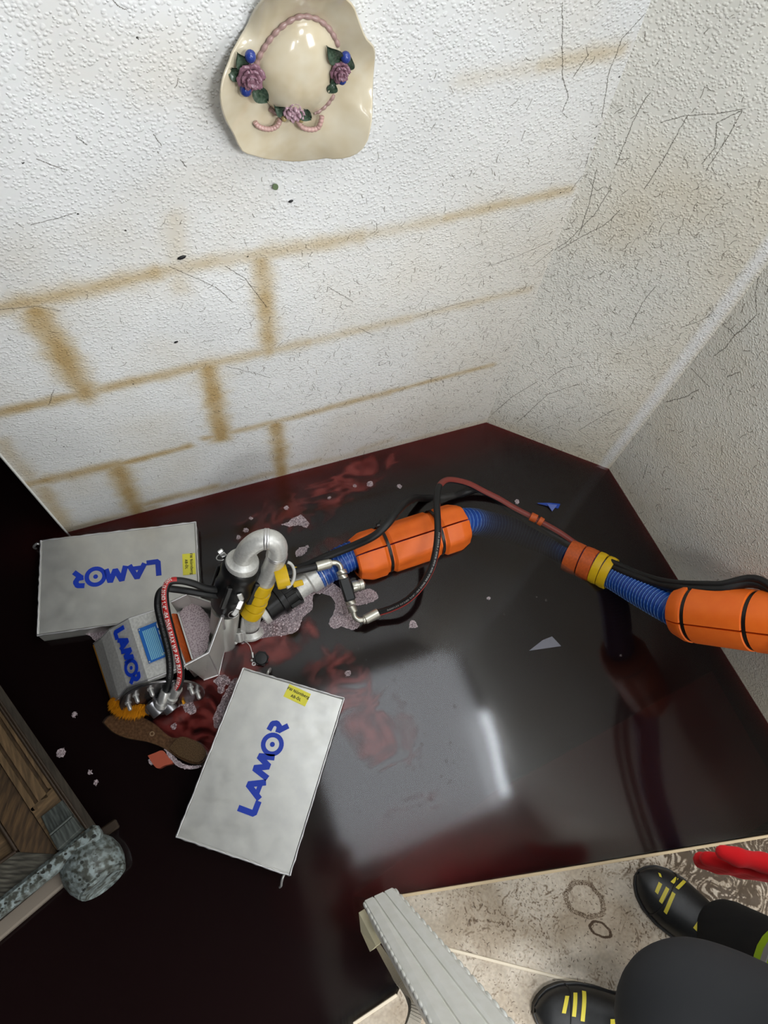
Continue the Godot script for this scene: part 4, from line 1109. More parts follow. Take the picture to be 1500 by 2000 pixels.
	for p in [Vector3(0.2746, 0.0000, -0.2911), Vector3(0.2619, 0.0000, -0.2793), Vector3(0.3411, 0.0000, -0.2675), Vector3(0.3073, -0.0000, -0.1656), Vector3(0.3480, -0.0000, -0.1595), Vector3(0.2647, 0.0000, -0.1251), Vector3(0.2505, 0.0000, -0.1059), Vector3(0.2896, 0.0000, -0.0562), Vector3(0.2684, 0.0000, -0.0312), Vector3(0.2841, -0.0000, -0.0162), Vector3(0.2438, 0.0000, -0.2025), Vector3(0.1949, 0.0000, -0.2585), Vector3(0.2183, 0.0000, -0.2486), Vector3(0.1248, 0.0000, -0.1493), Vector3(0.2060, -0.0000, 0.0117), Vector3(0.0794, -0.0000, -0.0190), Vector3(0.1782, 0.0000, 0.0024), Vector3(0.5363, 0.0000, -0.3224), Vector3(0.6274, 0.0000, -0.3387), Vector3(0.6458, 0.0000, -0.3250), Vector3(0.7616, 0.0000, -0.1487), Vector3(0.3113, 0.0000, -0.0883), Vector3(0.3034, 0.0000, -0.0483), Vector3(0.2781, 0.0000, -0.0127), Vector3(0.1457, 0.0000, -0.1959), Vector3(0.2352, 0.0000, -0.1098), Vector3(0.2312, 0.0000, 0.0062), Vector3(0.2381, 0.0000, -0.2566), Vector3(0.2134, -0.0000, -0.2923), Vector3(0.1919, 0.0000, -0.3199), Vector3(0.1828, -0.0000, -0.3487), Vector3(0.3811, 0.0000, -0.1748)]:
		var o := MeshInstance3D.new()
		o.name = numbered("bubble")
		o.mesh = bmesh
		o.material_override = bm
		var r := rng.randf_range(0.0022, 0.0042)
		o.transform = Transform3D(Basis.from_scale(Vector3.ONE * r), p)
		add_child(o, true)
		tag(o, "single clear bubble riding on the dark water", "bubble", "clear bubbles on the water")

# ---------------------------------------------------------------- hoses
func ribbed_hose(pts: Array, r: float, pitch: float) -> SurfaceTool:
	var st := begin()
	var n := int(polyline_length(pts) / pitch)
	var fine := resample(pts, n * 4)
	tube(st, fine, func(f: float) -> float: return r + r * 0.045 * [0.0, 0.8, 1.0, 0.8][int(round(f * n * 4)) % 4], 24)
	return st

func polyline_length(pts: Array) -> float:
	var l := 0.0
	for i in pts.size() - 1: l += pts[i].distance_to(pts[i + 1])
	return l

func resample(pts: Array, n: int) -> Array:
	var total := polyline_length(pts)
	var out := []
	var i := 0
	var acc := 0.0
	for k in n + 1:
		var want := total * k / n
		while i < pts.size() - 2 and acc + pts[i].distance_to(pts[i + 1]) < want:
			acc += pts[i].distance_to(pts[i + 1])
			i += 1
		out.append(pts[i].lerp(pts[i + 1], clampf((want - acc) / maxf(pts[i].distance_to(pts[i + 1]), 1e-6), 0, 1)))
	return out

func hoses() -> void:
	# blue suction hose: out of the nozzle, through the first float, under water, up through the sleeve and the second float
	var t := thing("suction_hose", "blue ribbed suction hose running from the skimmer through both orange floats", "hose", Vector3(0.5117, 0.0000, -0.5478))
	var path := spline([Vector3(0.1394, 0.0280, -0.5375), Vector3(0.1890, 0.0300, -0.5492), Vector3(0.2361, 0.0300, -0.5588), Vector3(0.3688, 0.0220, -0.5680), Vector3(0.5246, -0.0100, -0.5768), Vector3(0.6055, -0.0700, -0.5727), Vector3(0.6867, -0.1000, -0.5398), Vector3(0.7464, -0.0850, -0.4824), Vector3(0.7739, -0.0350, -0.4177), Vector3(0.7985, 0.0050, -0.3642), Vector3(0.8235, 0.0200, -0.3264), Vector3(0.8351, 0.0800, -0.2626), Vector3(0.8414, 0.1450, -0.2048), Vector3(0.8505, 0.1750, -0.1772), Vector3(0.8906, 0.2500, -0.1311), Vector3(0.9262, 0.3200, -0.0899), Vector3(0.945, 0.46, 0.03), Vector3(0.94, 0.56, 0.18), Vector3(0.94, 0.60, 0.40)], 8)
	obj("hose", ribbed_hose(path, 0.033, 0.0105), M.hose_blue, t)
	var st := begin()
	var fine := resample(path, int(polyline_length(path) / 0.0105) * 4)
	var fr := frames(fine)
	for i in range(2, fine.size(), 4):
		var ring := []
		for k in 17: ring.append(fr[i] * Vector3(cos(TAU * k / 16.0) * .0345, sin(TAU * k / 16.0 + 0.5) * .0008, sin(TAU * k / 16.0) * .0345))
		tube(st, ring, 0.0009, 4, false)
	var rb := obj("spiral_rib", st, mat(Color(0.42, 0.60, 0.84), 0.3), t)
	rb.set_meta("kind", "stuff")
	# first float: two half shells round the hose
	orange_float("orange plastic hose float with two cable ties, half sunk in the middle of the water", Vector3(0.2336, 0.0260, -0.5504), Vector3(0.5228, 0.0120, -0.5649), 0.060, [0.27, 0.73], true)
	orange_float("orange plastic hose float raised at the right edge of the water, against the right wall", Vector3(0.8452, 0.1700, -0.1816), Vector3(0.8452, 0.1700, -0.1816) + (Vector3(0.9262, 0.3200, -0.0899) - Vector3(0.8452, 0.1700, -0.1816)).normalized() * 0.30, 0.062, [0.15, 0.58, 0.86], false)
	# sleeve of orange and yellow wrap where the hose surfaces
	var w := thing("hose_wrap", "orange and yellow spiral wrap round the hose where it rises out of the water", "wrap", Vector3(0.7893, 0.0000, -0.3856))
	var bits := [[Vector3(0.7518, -0.0180, -0.4194), Vector3(0.7733, -0.0080, -0.3935), M.orange_dirty, "orange_wrap"], [Vector3(0.7743, -0.0060, -0.3910), Vector3(0.7934, 0.0040, -0.3675), M.orange_dirty, "orange_wrap"], [Vector3(0.7946, 0.0040, -0.3671), Vector3(0.8061, 0.0100, -0.3517), M.yellow, "yellow_wrap"], [Vector3(0.8075, 0.0110, -0.3496), Vector3(0.8190, 0.0180, -0.3326), M.yellow, "yellow_wrap"]]
	for b in bits:
		st = begin()
		var l: float = b[0].distance_to(b[1])
		var xf := along(b[0], b[1])
		lathe(st, xf, [Vector2(.036, 0), Vector2(.040, .001), Vector2(.041, l * .5), Vector2(.040, l * .97), Vector2(.036, l)], 32)
		obj(b[3], st, b[2], w)
	hydraulics()

func orange_float(label: String, a: Vector3, b: Vector3, r: float, grooves: Array, seam: bool) -> void:
	var t := thing("hose_float", label, "float", (a + b) * 0.5, "orange hose floats")
	var l := a.distance_to(b)
	var xf := along(a, b, Vector3.UP)      # x is up-ish
	var prof := []
	prof.append_array([Vector2(r * 0.60, 0.0), Vector2(r * 0.74, 0.0), Vector2(r * 0.82, l * 0.012), Vector2(r * 0.985, l * 0.095), Vector2(r, l * 0.12)])
	for g in grooves:
		prof.append_array([Vector2(r, l * (g - 0.045) if seam else l * (g - 0.02)), Vector2(r * 0.915, l * (g - 0.022) if seam else l * (g - 0.010)), Vector2(r * 0.915, l * (g + 0.022) if seam else l * (g + 0.010)), Vector2(r, l * (g + 0.045) if seam else l * (g + 0.02))])
	prof.append_array([Vector2(r, l * 0.90), Vector2(r * 0.985, l * 0.92), Vector2(r * 0.84, l * 0.99), Vector2(r * 0.76, l), Vector2(r * 0.60, l)])
	# two shells: the seam lies up on the far side
	var sides := 28
	var seam_a := -0.22 if seam else 2.2
	for half in 2:
		var st := begin()
		var grp := 1
		var k_r := 1.0 if half == 1 else (0.925 if seam else 0.99)
		for i in prof.size() - 1:
			if i > 0 and absf((prof[i] - prof[i - 1]).angle_to(prof[i + 1] - prof[i])) > 0.5: grp += 1
			st.set_smooth_group(grp)
			for k in sides:
				var v := func(kk: int, p: Vector2) -> Vector3:
					var ang: float = seam_a + 0.035 + PI * half + (PI - 0.07) * kk / sides
					var oct := 1.0 + (0.028 * cos((ang + 0.2) * 8.0) if seam else 0.0)
					return xf * Vector3(cos(ang) * p.x * k_r * oct, p.y, sin(ang) * p.x * k_r * oct)
				quad(st, v.call(k, prof[i]), v.call(k, prof[i + 1]), v.call(k + 1, prof[i + 1]), v.call(k + 1, prof[i]))
		# lips along the seam
		flat(st)
		for kk in [0, sides]:
			for i in prof.size() - 1:
				var ang: float = seam_a + 0.035 + PI * half + (PI - 0.07) * kk / sides
				var d := Vector3(cos(ang), 0, sin(ang))
				var oct := 1.0 + (0.028 * cos((ang + 0.2) * 8.0) if seam else 0.0)
				var p0: Vector2 = prof[i]
				var p1: Vector2 = prof[i + 1]
				quad(st, xf * (d * p0.x * k_r * oct + Vector3(0, p0.y, 0)), xf * (d * p1.x * k_r * oct + Vector3(0, p1.y, 0)), xf * (d * p1.x * 0.6 + Vector3(0, p1.y, 0)), xf * (d * p0.x * 0.6 + Vector3(0, p0.y, 0)))
		obj("shell_half", st, M.orange, t)
	for g in grooves:
		var st := begin()
		lathe(st, xf.translated_local(Vector3(0, l * g - 0.0035, 0)), [Vector2(r * .90, 0), Vector2(r * .955, 0), Vector2(r * .955, .007), Vector2(r * .90, .007)], 40)
		var tie := obj("cable_tie", st, M.black, t)
		if seam:
			st = begin()
			var ang := 0.95 if g < 0.5 else 0.35
			var c := xf * Vector3(cos(ang) * r * .98, l * g, sin(ang) * r * .98)
			var o := (c - xf * Vector3(0, l * g, 0)).normalized()
			var tang := xf.basis.y.normalized().cross(o)
			rbox(st, Transform3D(Basis(tang, o, tang.cross(o)), c + o * .003), Vector3(.009, .006, .009), .001)
			beam(st, c + o * .003, c + o * .010 + xf.basis.y.normalized() * .012 - tang * .012, .004, .0015)
			obj("tie_head", st, M.black, tie)

func hydraulics() -> void:
	# two short hoses from the coupling over to the motor
	var out_path := spline([Vector3(-0.0793, 0.1700, -0.5205), Vector3(-0.1014, 0.1850, -0.5270), Vector3(-0.1228, 0.2000, -0.5390), Vector3(-0.1453, 0.2100, -0.5482), Vector3(-0.1639, 0.2150, -0.5489), Vector3(-0.1751, 0.2150, -0.5353), Vector3(-0.1808, 0.2100, -0.5129), Vector3(-0.1838, 0.2000, -0.4836), Vector3(-0.1847, 0.1850, -0.4495), Vector3(-0.1863, 0.1650, -0.4167), Vector3(-0.1904, 0.1400, -0.3855), Vector3(-0.2002, 0.1200, -0.3666), Vector3(-0.2143, 0.1000, -0.3574)], 8)
	var in_path := spline([Vector3(-0.0810, 0.1550, -0.5131), Vector3(-0.1055, 0.1700, -0.5193), Vector3(-0.1334, 0.1800, -0.5305), Vector3(-0.1597, 0.1850, -0.5417), Vector3(-0.1786, 0.1900, -0.5470), Vector3(-0.1917, 0.1900, -0.5396), Vector3(-0.2001, 0.1850, -0.5189), Vector3(-0.2020, 0.1800, -0.4895), Vector3(-0.2029, 0.1650, -0.4550), Vector3(-0.2048, 0.1500, -0.4207), Vector3(-0.2133, 0.1300, -0.3895), Vector3(-0.2272, 0.1050, -0.3716), Vector3(-0.2392, 0.0900, -0.3585)], 8)
	var r := 0.0075
	for k in 2:
		var path: Array = [out_path, in_path][k]
		var t := thing("hydraulic_hose", ["black hydraulic hose with a red printed band arching over the skimmer hood", "plain black hydraulic hose arching inside the red-banded one"][k], "hose", path[60])
		var st := begin()
		tube(st, path, r if k == 0 else r * 0.98, 14)
		obj("hose", st, M.rubber, t)
		if k == 0:
			hose_band(t, path, r, -1.25, 0.55, 26, path.size() - 3, M.red, "red_band")
			hose_print(t, path, r + 0.0003, -0.3, "DANFLEX DF24D 1/4\" -04 DN6 MAX WP 420 BAR / 6100 PSI", 0.31, 0.955, M.white_print, 0.0105)
		else:
			hose_print(t, path, r, 0.2, "MADE WP 420 BAR DN6 DF24D", 0.5, 0.85, mat(Color(0.30, 0.30, 0.30), 0.6), 0.006)
		var e: Vector3 = path[-1]
		var d: Vector3 = (path[-1] - path[-4]).normalized()
		st = begin()
		lathe(st, along(e - d * .012, e), [Vector2(r, 0), Vector2(.0105, 0), Vector2(.0112, .002), Vector2(.0112, .024), Vector2(.0095, .026), Vector2(.0095, .03), Vector2(.0125, .031), Vector2(.0125, .04), Vector2(.008, .041), Vector2(0, .041)], 12)
		obj("crimp_ferrule", st, M.steel, t)
	# long hose from the angled fitting, over the first float, down under the water to the right
	var lp := spline([Vector3(0.2439, 0.0450, -0.4045), Vector3(0.2760, 0.0600, -0.4012), Vector3(0.3107, 0.0850, -0.4026), Vector3(0.3458, 0.1100, -0.4171), Vector3(0.3772, 0.1300, -0.4442), Vector3(0.4010, 0.1450, -0.4817), Vector3(0.4200, 0.1500, -0.5253), Vector3(0.4389, 0.1450, -0.5811), Vector3(0.4617, 0.1250, -0.6247), Vector3(0.4904, 0.1000, -0.6496), Vector3(0.5208, 0.0750, -0.6561), Vector3(0.5627, 0.0450, -0.6487), Vector3(0.6009, 0.0200, -0.6277), Vector3(0.6357, 0.0060, -0.6019), Vector3(0.6629, -0.0040, -0.5763), Vector3(0.6926, -0.0060, -0.5448), Vector3(0.7225, -0.0040, -0.5101), Vector3(0.7530, -0.0040, -0.4733), Vector3(0.7811, 0.0000, -0.4289), Vector3(0.8082, 0.0200, -0.3819), Vector3(0.8227, 0.0500, -0.3497), Vector3(0.8431, 0.1000, -0.2961), Vector3(0.8575, 0.1800, -0.2435), Vector3(0.8907, 0.2800, -0.1944), Vector3(0.9382, 0.3600, -0.1537), Vector3(0.86, 0.50, 0.05), Vector3(0.86, 0.62, 0.40)], 8)
	var t2 := thing("pressure_hose", "long black hydraulic hose with red stripe looping over the orange float into the water", "hose", Vector3(0.4616, -0.0000, -0.5772))
	var st2 := begin()
	tube(st2, lp, 0.0078, 14)
	obj("hose", st2, M.rubber, t2)
	hose_band(t2, lp, 0.0078, -2.1, -1.0, 0, 56, mat(Color(0.62, 0.22, 0.20), 0.5), "red_stripe")
	hose_band(t2, lp, 0.0078, -1.2, 1.3, 66, 150, mat(Color(0.50, 0.21, 0.18), 0.5), "red_stripe")
	hose_print(t2, lp, 0.0078, -0.35, "DANFLEX DF24D 1/4\" -04 DN6 MAX WP 420 BAR / 6100 PSI", 0.03, 0.22, mat(Color(0.55, 0.54, 0.53), 0.6), 0.0045)
	st2 = begin()
	for p in [[Vector3(0.6965, 0.0000, -0.5379), Vector3(0.7082, 0.0000, -0.5257)], [Vector3(0.7121, -0.0000, -0.5216), Vector3(0.7193, 0.0000, -0.5122)]]: rod(st2, p[0], p[1], 0.0115, 8)
	obj("hose_joint", st2, M.orange_dirty, t2)
	# second long hose: from the skimmer along the blue hose, over the float's back and down
	var sp := spline([Vector3(0.0748, 0.0500, -0.5574), Vector3(0.1228, 0.0650, -0.5540), Vector3(0.1723, 0.0800, -0.5565), Vector3(0.2328, 0.1000, -0.5561), Vector3(0.2803, 0.1250, -0.5562), Vector3(0.3147, 0.1350, -0.5701), Vector3(0.3484, 0.1300, -0.5952), Vector3(0.3824, 0.1050, -0.6209), Vector3(0.4200, 0.0600, -0.6435), Vector3(0.4552, 0.0100, -0.6569), Vector3(0.5002, -0.0150, -0.6569), Vector3(0.5377, -0.0080, -0.6483), Vector3(0.5654, 0.0040, -0.6461), Vector3(0.5915, 0.0000, -0.6463), Vector3(0.6293, -0.0200, -0.6237), Vector3(0.6776, -0.0300, -0.5616), Vector3(0.7396, -0.0200, -0.4798), Vector3(0.7760, 0.0000, -0.4177), Vector3(0.8098, 0.0300, -0.3639), Vector3(0.8260, 0.0700, -0.3173), Vector3(0.8455, 0.1400, -0.2584), Vector3(0.8553, 0.2100, -0.2196), Vector3(0.8853, 0.2800, -0.1847), Vector3(0.9405, 0.3500, -0.1465), Vector3(0.885, 0.50, 0.06), Vector3(0.885, 0.62, 0.40)], 8)
	var t3 := thing("return_hose", "plain black hose lying along the blue hose and crossing the orange float's back", "hose", Vector3(0.2328, 0.1000, -0.5561))
	st2 = begin()
	tube(st2, sp, 0.0092, 14)
	obj("hose", st2, M.rubber, t3)
	# angled fitting
	var t4 := thing("hose_fitting", "dark grey valve block with zinc elbows and side nipple standing over the froth", "fitting", Vector3(0.1935, 0.0500, -0.4654))
	var y := 0.065
	st2 = begin()
	tube(st2, spline([Vector3(0.0722, 0.0850, -0.5418), Vector3(0.1073, 0.0850, -0.5399), Vector3(0.1453, 0.0800, -0.5389)], 5), 0.0085, 14)
	obj("stub_hose", st2, M.rubber, t4)
	st2 = begin()
	rod(st2, Vector3(0.1405, 0.0800, -0.5391), Vector3(0.1731, 0.0780, -0.5389), 0.0115, 16)
	obj("crimp_ferrule", st2, M.zinc, t4)
	st2 = begin()
	tube(st2, spline([Vector3(0.1708, 0.0780, -0.5395), Vector3(0.1847, 0.0770, -0.5370), Vector3(0.1927, 0.0750, -0.5275), Vector3(0.1917, 0.0720, -0.5121)], 6), 0.0065, 12)
	rod(st2, Vector3(0.1708, 0.0780, -0.5395), Vector3(0.1768, 0.0780, -0.5390), 0.010, 6)
	obj("elbow", st2, M.zinc, t4)
	st2 = begin()
	rod(st2, Vector3(0.1920, 0.0720, -0.5172), Vector3(0.1927, 0.0700, -0.5074), 0.0125, 6)
	rod(st2, Vector3(0.1923, 0.0700, -0.5062), Vector3(0.1919, 0.0680, -0.4968), 0.0115, 6)
	obj("hex_nut", st2, M.zinc, t4)
	st2 = begin()
	beam(st2, Vector3(0.1925, 0.0660, -0.4986), Vector3(0.1930, 0.0580, -0.4453), 0.024, 0.022, Vector3.RIGHT, 0.003)
	obj("valve_block", st2, mat(Color(0.10, 0.105, 0.11), 0.5), t4)
	st2 = begin()
	var nx := along(Vector3(0.2063, 0.0600, -0.4759), Vector3(0.2367, 0.0580, -0.4749))
	lathe(st2, nx, [Vector2(0, 0), Vector2(.012, 0), Vector2(.0125, .001), Vector2(.0125, .012), Vector2(.0115, .0125), Vector2(.0115, .016), Vector2(.013, .017), Vector2(.013, .026), Vector2(.008, .028), Vector2(.003, .031), Vector2(0, .031)], 18)
	obj("side_nipple", st2, M.zinc, t4)
	st2 = begin()
	rod(st2, Vector3(0.1923, 0.0580, -0.4468), Vector3(0.1920, 0.0550, -0.4378), 0.012, 6)
	rod(st2, Vector3(0.1912, 0.0550, -0.4355), Vector3(0.1916, 0.0500, -0.4206), 0.0105, 6)
	obj("hex_nut", st2, M.zinc, t4)
	st2 = begin()
	tube(st2, spline([Vector3(0.1919, 0.0500, -0.4218), Vector3(0.1921, 0.0460, -0.4104), Vector3(0.1990, 0.0440, -0.4014), Vector3(0.2115, 0.0440, -0.3987)], 6), 0.0062, 12)
	rod(st2, Vector3(0.2078, 0.0440, -0.3986), Vector3(0.2137, 0.0440, -0.3980), 0.0095, 6)
	obj("elbow", st2, M.zinc, t4)
	st2 = begin()
	rod(st2, Vector3(0.2126, 0.0440, -0.3983), Vector3(0.2461, 0.0450, -0.4038), 0.0115, 16)
	obj("crimp_ferrule", st2, M.zinc, t4)
	# yellow strap round the hoses beside the bent pipe
	var t5 := thing("hose_strap", "yellow rubber strap looped round the hoses beside the bent pipe", "strap", Vector3(0.0603, 0.1000, -0.5301))
	st2 = begin()
	var sc: Vector3 = Vector3(0.0436, 0.2050, -0.4962)
	var s1: Vector3 = Vector3(0.0685, 0.2050, -0.4955)
	var sx := along(sc, s1)
	var sl := sc.distance_to(s1)
	lathe(st2, sx, [Vector2(.0205, 0), Vector2(.0225, -.002), Vector2(.0240, .002), Vector2(.0242, sl), Vector2(.0215, sl), Vector2(.0205, 0)], 28)
	obj("loop", st2, M.yellow, t5)
	st2 = begin()
	beam(st2, Vector3(0.0889, 0.0900, -0.5500), Vector3(0.1101, 0.0800, -0.5421), 0.006, 0.004)
	obj("strap_tail", st2, M.yellow, t5)
	st2 = begin()
	beam(st2, Vector3(0.0783, 0.0800, -0.5139), Vector3(0.1021, 0.0750, -0.5146), 0.014, 0.004)
	obj("strap_tail", st2, M.yellow, t5)
	st2 = begin()
	var arc := []
	for k in 13:
		var a := lerpf(-1.45, 1.35, k / 12.0)
		arc.append(Vector3(0.0636, 0.2100, -0.4964) + (Vector3(0.0818, 0.2050, -0.4960) - Vector3(0.0636, 0.2100, -0.4964)) * cos(a) + (Vector3(0.0728, 0.2150, -0.5210) - Vector3(0.0653, 0.2150, -0.4941)) * sin(a))
	tube(st2, arc, 0.0035, 8)
	obj("edge", st2, mat(Color(0.78, 0.78, 0.76), 0.5), t5)
	st2 = begin()
	lathe(st2, sx.translated_local(Vector3(0, sl * 0.5, 0)), [Vector2(0, 0), Vector2(.0212, 0), Vector2(.0212, .002), Vector2(0, .002)], 24)  # dark disc drawn for the shade inside the open loop
	obj("loop_shade", st2, mat(Color(0.10, 0.095, 0.07), 0.5), t5)
	st2 = begin()
	ball(st2, Transform3D(sx.basis, sx * Vector3(-.006, sl * .6, -.006)), Vector3(.0028, .0015, .0028), 10)
	obj("rivet", st2, M.steel, t5)

# ---------------------------------------------------------------- steps, post, cabinet
func muddy_tile() -> StandardMaterial3D:
	# trodden mud on stone tiles; u, v = world x, z over one square metre and a half from (-0.1, -0.0)
	var n := 640
	var im := Image.create(n, n, false, Image.FORMAT_RGB8)
	var a := noise(0.012, 4, 4)
	var b := noise(0.05, 3, 8)
	var w := noise(0.02, 2, 15)
	var fine := noise(0.22, 2, 19)
	for y in n:
		for x in n:
			var wx := x + 22.0 * w.get_noise_2d(x, y)
			var wy := y + 22.0 * w.get_noise_2d(x + 900, y)
			var k := absf(b.get_noise_2d(wx, wy))
			var k2 := absf(b.get_noise_2d(wx * 2.1 + 400, wy * 2.1))
			var c := Color(0.74, 0.70, 0.64).lerp(Color(0.62, 0.565, 0.49), clampf(0.45 + 1.3 * a.get_noise_2d(x, y), 0, 1))
			c = c * (1.02 + 0.08 * fine.get_noise_2d(x, y))
			var px := x / float(n) * 1.25 - 0.1
			var pz := y / float(n) * 1.25
			# thin mud creases everywhere, heavy smears towards the right wall
			var heavy := clampf((px - 0.52 + 0.12 * a.get_noise_2d(x * 2, y * 2)) / 0.20, 0, 1) * clampf((0.62 - pz) / 0.1, 0, 1)
			var wet := clampf(0.45 + 1.3 * a.get_noise_2d(x + 300, y) + heavy, 0, 1)
			if k < 0.055: c = c.lerp(Color(0.27, 0.20, 0.13), 0.9 * (1.0 - k / 0.055) * wet)
			if k2 < 0.06: c = c.lerp(Color(0.40, 0.32, 0.23), 0.5 * (1.0 - k2 / 0.06) * wet)
			if heavy > 0:
				var sm := absf(w.get_noise_2d(wx * 5.0 + wy * 3.0, wy * 2.2 - wx)) * 1.3 + 0.55 * absf(b.get_noise_2d(wx * 1.2, wy * 0.8)) + 0.25 * fine.get_noise_2d(x * 0.6, y * 0.6)
				c = c.lerp(Color(0.27, 0.21, 0.14), clampf((heavy * 0.95 - sm * 1.3) * 3.2, 0, 0.92))
			im.set_pixel(x, y, c)
	im.resize(1280, 1280, Image.INTERPOLATE_CUBIC)
	var spot := func(p: Vector3) -> Vector2: return Vector2((p.x + 0.1) / 1.25, p.z / 1.25) * 1280.0
	# boot-print ring, small print and loose flecks
	for r in [[Vector3(0.4542, 0.0000, 0.2762), Vector3(0.4957, 0.0000, 0.3129), 0.040, 0.030], [Vector3(0.4660, -0.0000, 0.3385), Vector3(0.4891, 0.0000, 0.3560), 0.022, 0.012]]:
		var c0: Vector2 = spot.call(r[0].lerp(r[1], 0.2))
		for i in 2600:
			var th := rng.randf() * TAU
			var q := Vector2(cos(th) * r[2], sin(th) * r[3]).rotated(0.75) * 1024.0 * rng.randf_range(0.84, 1.12) * (1.0 + 0.05 * sin(th * 3.0 + 1.0) + 0.03 * sin(th * 7.0))
			q += c0
			im.set_pixelv(q, im.get_pixelv(q).lerp(Color(0.24, 0.17, 0.10), rng.randf_range(0.2, 0.8)))
	for i in 1500:
		var q := Vector2(rng.randf_range(200, 900), rng.randf_range(140, 620))
		var l := rng.randi_range(1, 6)
		var d := Vector2.from_angle(rng.randf() * TAU)
		for k in l: im.set_pixelv(q + d * k, im.get_pixelv(q + d * k).lerp(Color(0.16, 0.11, 0.07), 0.8))
	var m := mat(Color(1, 1, 1), 0.55, 0.0, 0.4)
	m.albedo_texture = ImageTexture.create_from_image(im)
	m.texture_repeat = false
	var h := NoiseTexture2D.new()
	h.width = 512; h.height = 512
	h.noise = noise(0.03, 5, 8)
	m.heightmap_enabled = true
	m.heightmap_texture = h
	m.heightmap_scale = 0.35
	return m

# a step: outline on the plan, top height, depth; its tread uses plan coordinates for the texture
func tread(st: SurfaceTool, poly: Array, top: float, low: float) -> void:
	flat(st)
	var pl := PackedVector2Array()
	for p in poly: pl.append(Vector2(p.x, p.z))
	var ix := Geometry2D.triangulate_polygon(pl)
	var put := func(p: Vector2, y: float) -> void:
		st.set_uv(Vector2((p.x + 0.1) / 1.25, p.y / 1.25))
		st.add_vertex(Vector3(p.x, y, p.y))
	for i in range(0, ix.size(), 3):
		var q := [pl[ix[i]], pl[ix[i + 1]], pl[ix[i + 2]]]
		if (q[1] - q[0]).cross(q[2] - q[0]) < 0: q = [q[0], q[2], q[1]]
		for p in q: put.call(p, top)
		for p in [q[0], q[2], q[1]]: put.call(p, low)
	if Geometry2D.is_polygon_clockwise(pl): pl.reverse()
	for i in pl.size():
		var a := pl[i]
		var b := pl[(i + 1) % pl.size()]
		put.call(a, top); put.call(b, top); put.call(b, low)
		put.call(a, top); put.call(b, low); put.call(a, low)

func steps() -> void:
	var tm := muddy_tile()
	var st := begin()
	var front := [Vector3(0.0477, 0.0120, 0.1452), Vector3(0.8918, 0.0120, 0.3026), Vector3(1.1046, 0.0120, 0.3419)]
	tread(st, [front[0], front[1], Vector3(1.02, 0, 0.282), Vector3(1.04, 0, 0.70), Vector3(0.4429, 0.0120, 0.4421), Vector3(0.1197, 0.0120, 0.2423)], 0.012, -0.5)
	var lower := struct("stair_step", st, tm)
	st = begin()
	var e1 := front[0].lerp(front[1], 0.0) as Vector3
	beam(st, e1 + Vector3(0, -.001, -.001), Vector3(1.015, .011, front[1].z + (1.015 - front[1].x) * (front[1].z - front[0].z) / (front[1].x - front[0].x)), 0.004, 0.006, Vector3.UP, 0.001)
	var nose := obj("step_nosing", st, mat(Color(0.80, 0.72, 0.58), 0.5), lower)
	st = begin()
	tread(st, [Vector3(0.1191, 0.0120, 0.2440), Vector3(0.4421, 0.0120, 0.4436), Vector3(1.04, 0, 0.705), Vector3(1.04, 0, 1.4), Vector3(-0.25, 0, 1.4), Vector3(-0.1417, 0.0120, 0.3535), Vector3(-0.0449, 0.0120, 0.3290), Vector3(0.0477, 0.0120, 0.3121)], 0.012, -0.5)
	var upper := struct("stair_step", st, tm)
	st = begin()
	beam(st, Vector3(0.1194, 0.0125, 0.2431), Vector3(0.4424, 0.0125, 0.4427), 0.003, 0.006, Vector3.UP, 0.001)
	beam(st, Vector3(0.0477, 0.0125, 0.3120), Vector3(-0.0449, 0.0125, 0.3289), 0.003, 0.006, Vector3.UP, 0.001)
	obj("step_nosing", st, mat(Color(0.84, 0.79, 0.70), 0.5), upper)
	# the next step down, under the oil, its colour reddened for light passing through that oil
	st = begin()
	tread(st, [Vector3(0.0209, -0.0800, 0.1321), Vector3(0.3755, -0.0800, 0.0395), Vector3(1.0546, -0.0800, -0.0583), Vector3(1.0, 0, -0.05), Vector3(1.02, 0, 0.28), front[1], front[0]], -0.08, -0.5)
	struct("stair_step", st, mat(Color(0.60, 0.17, 0.13), 0.6))

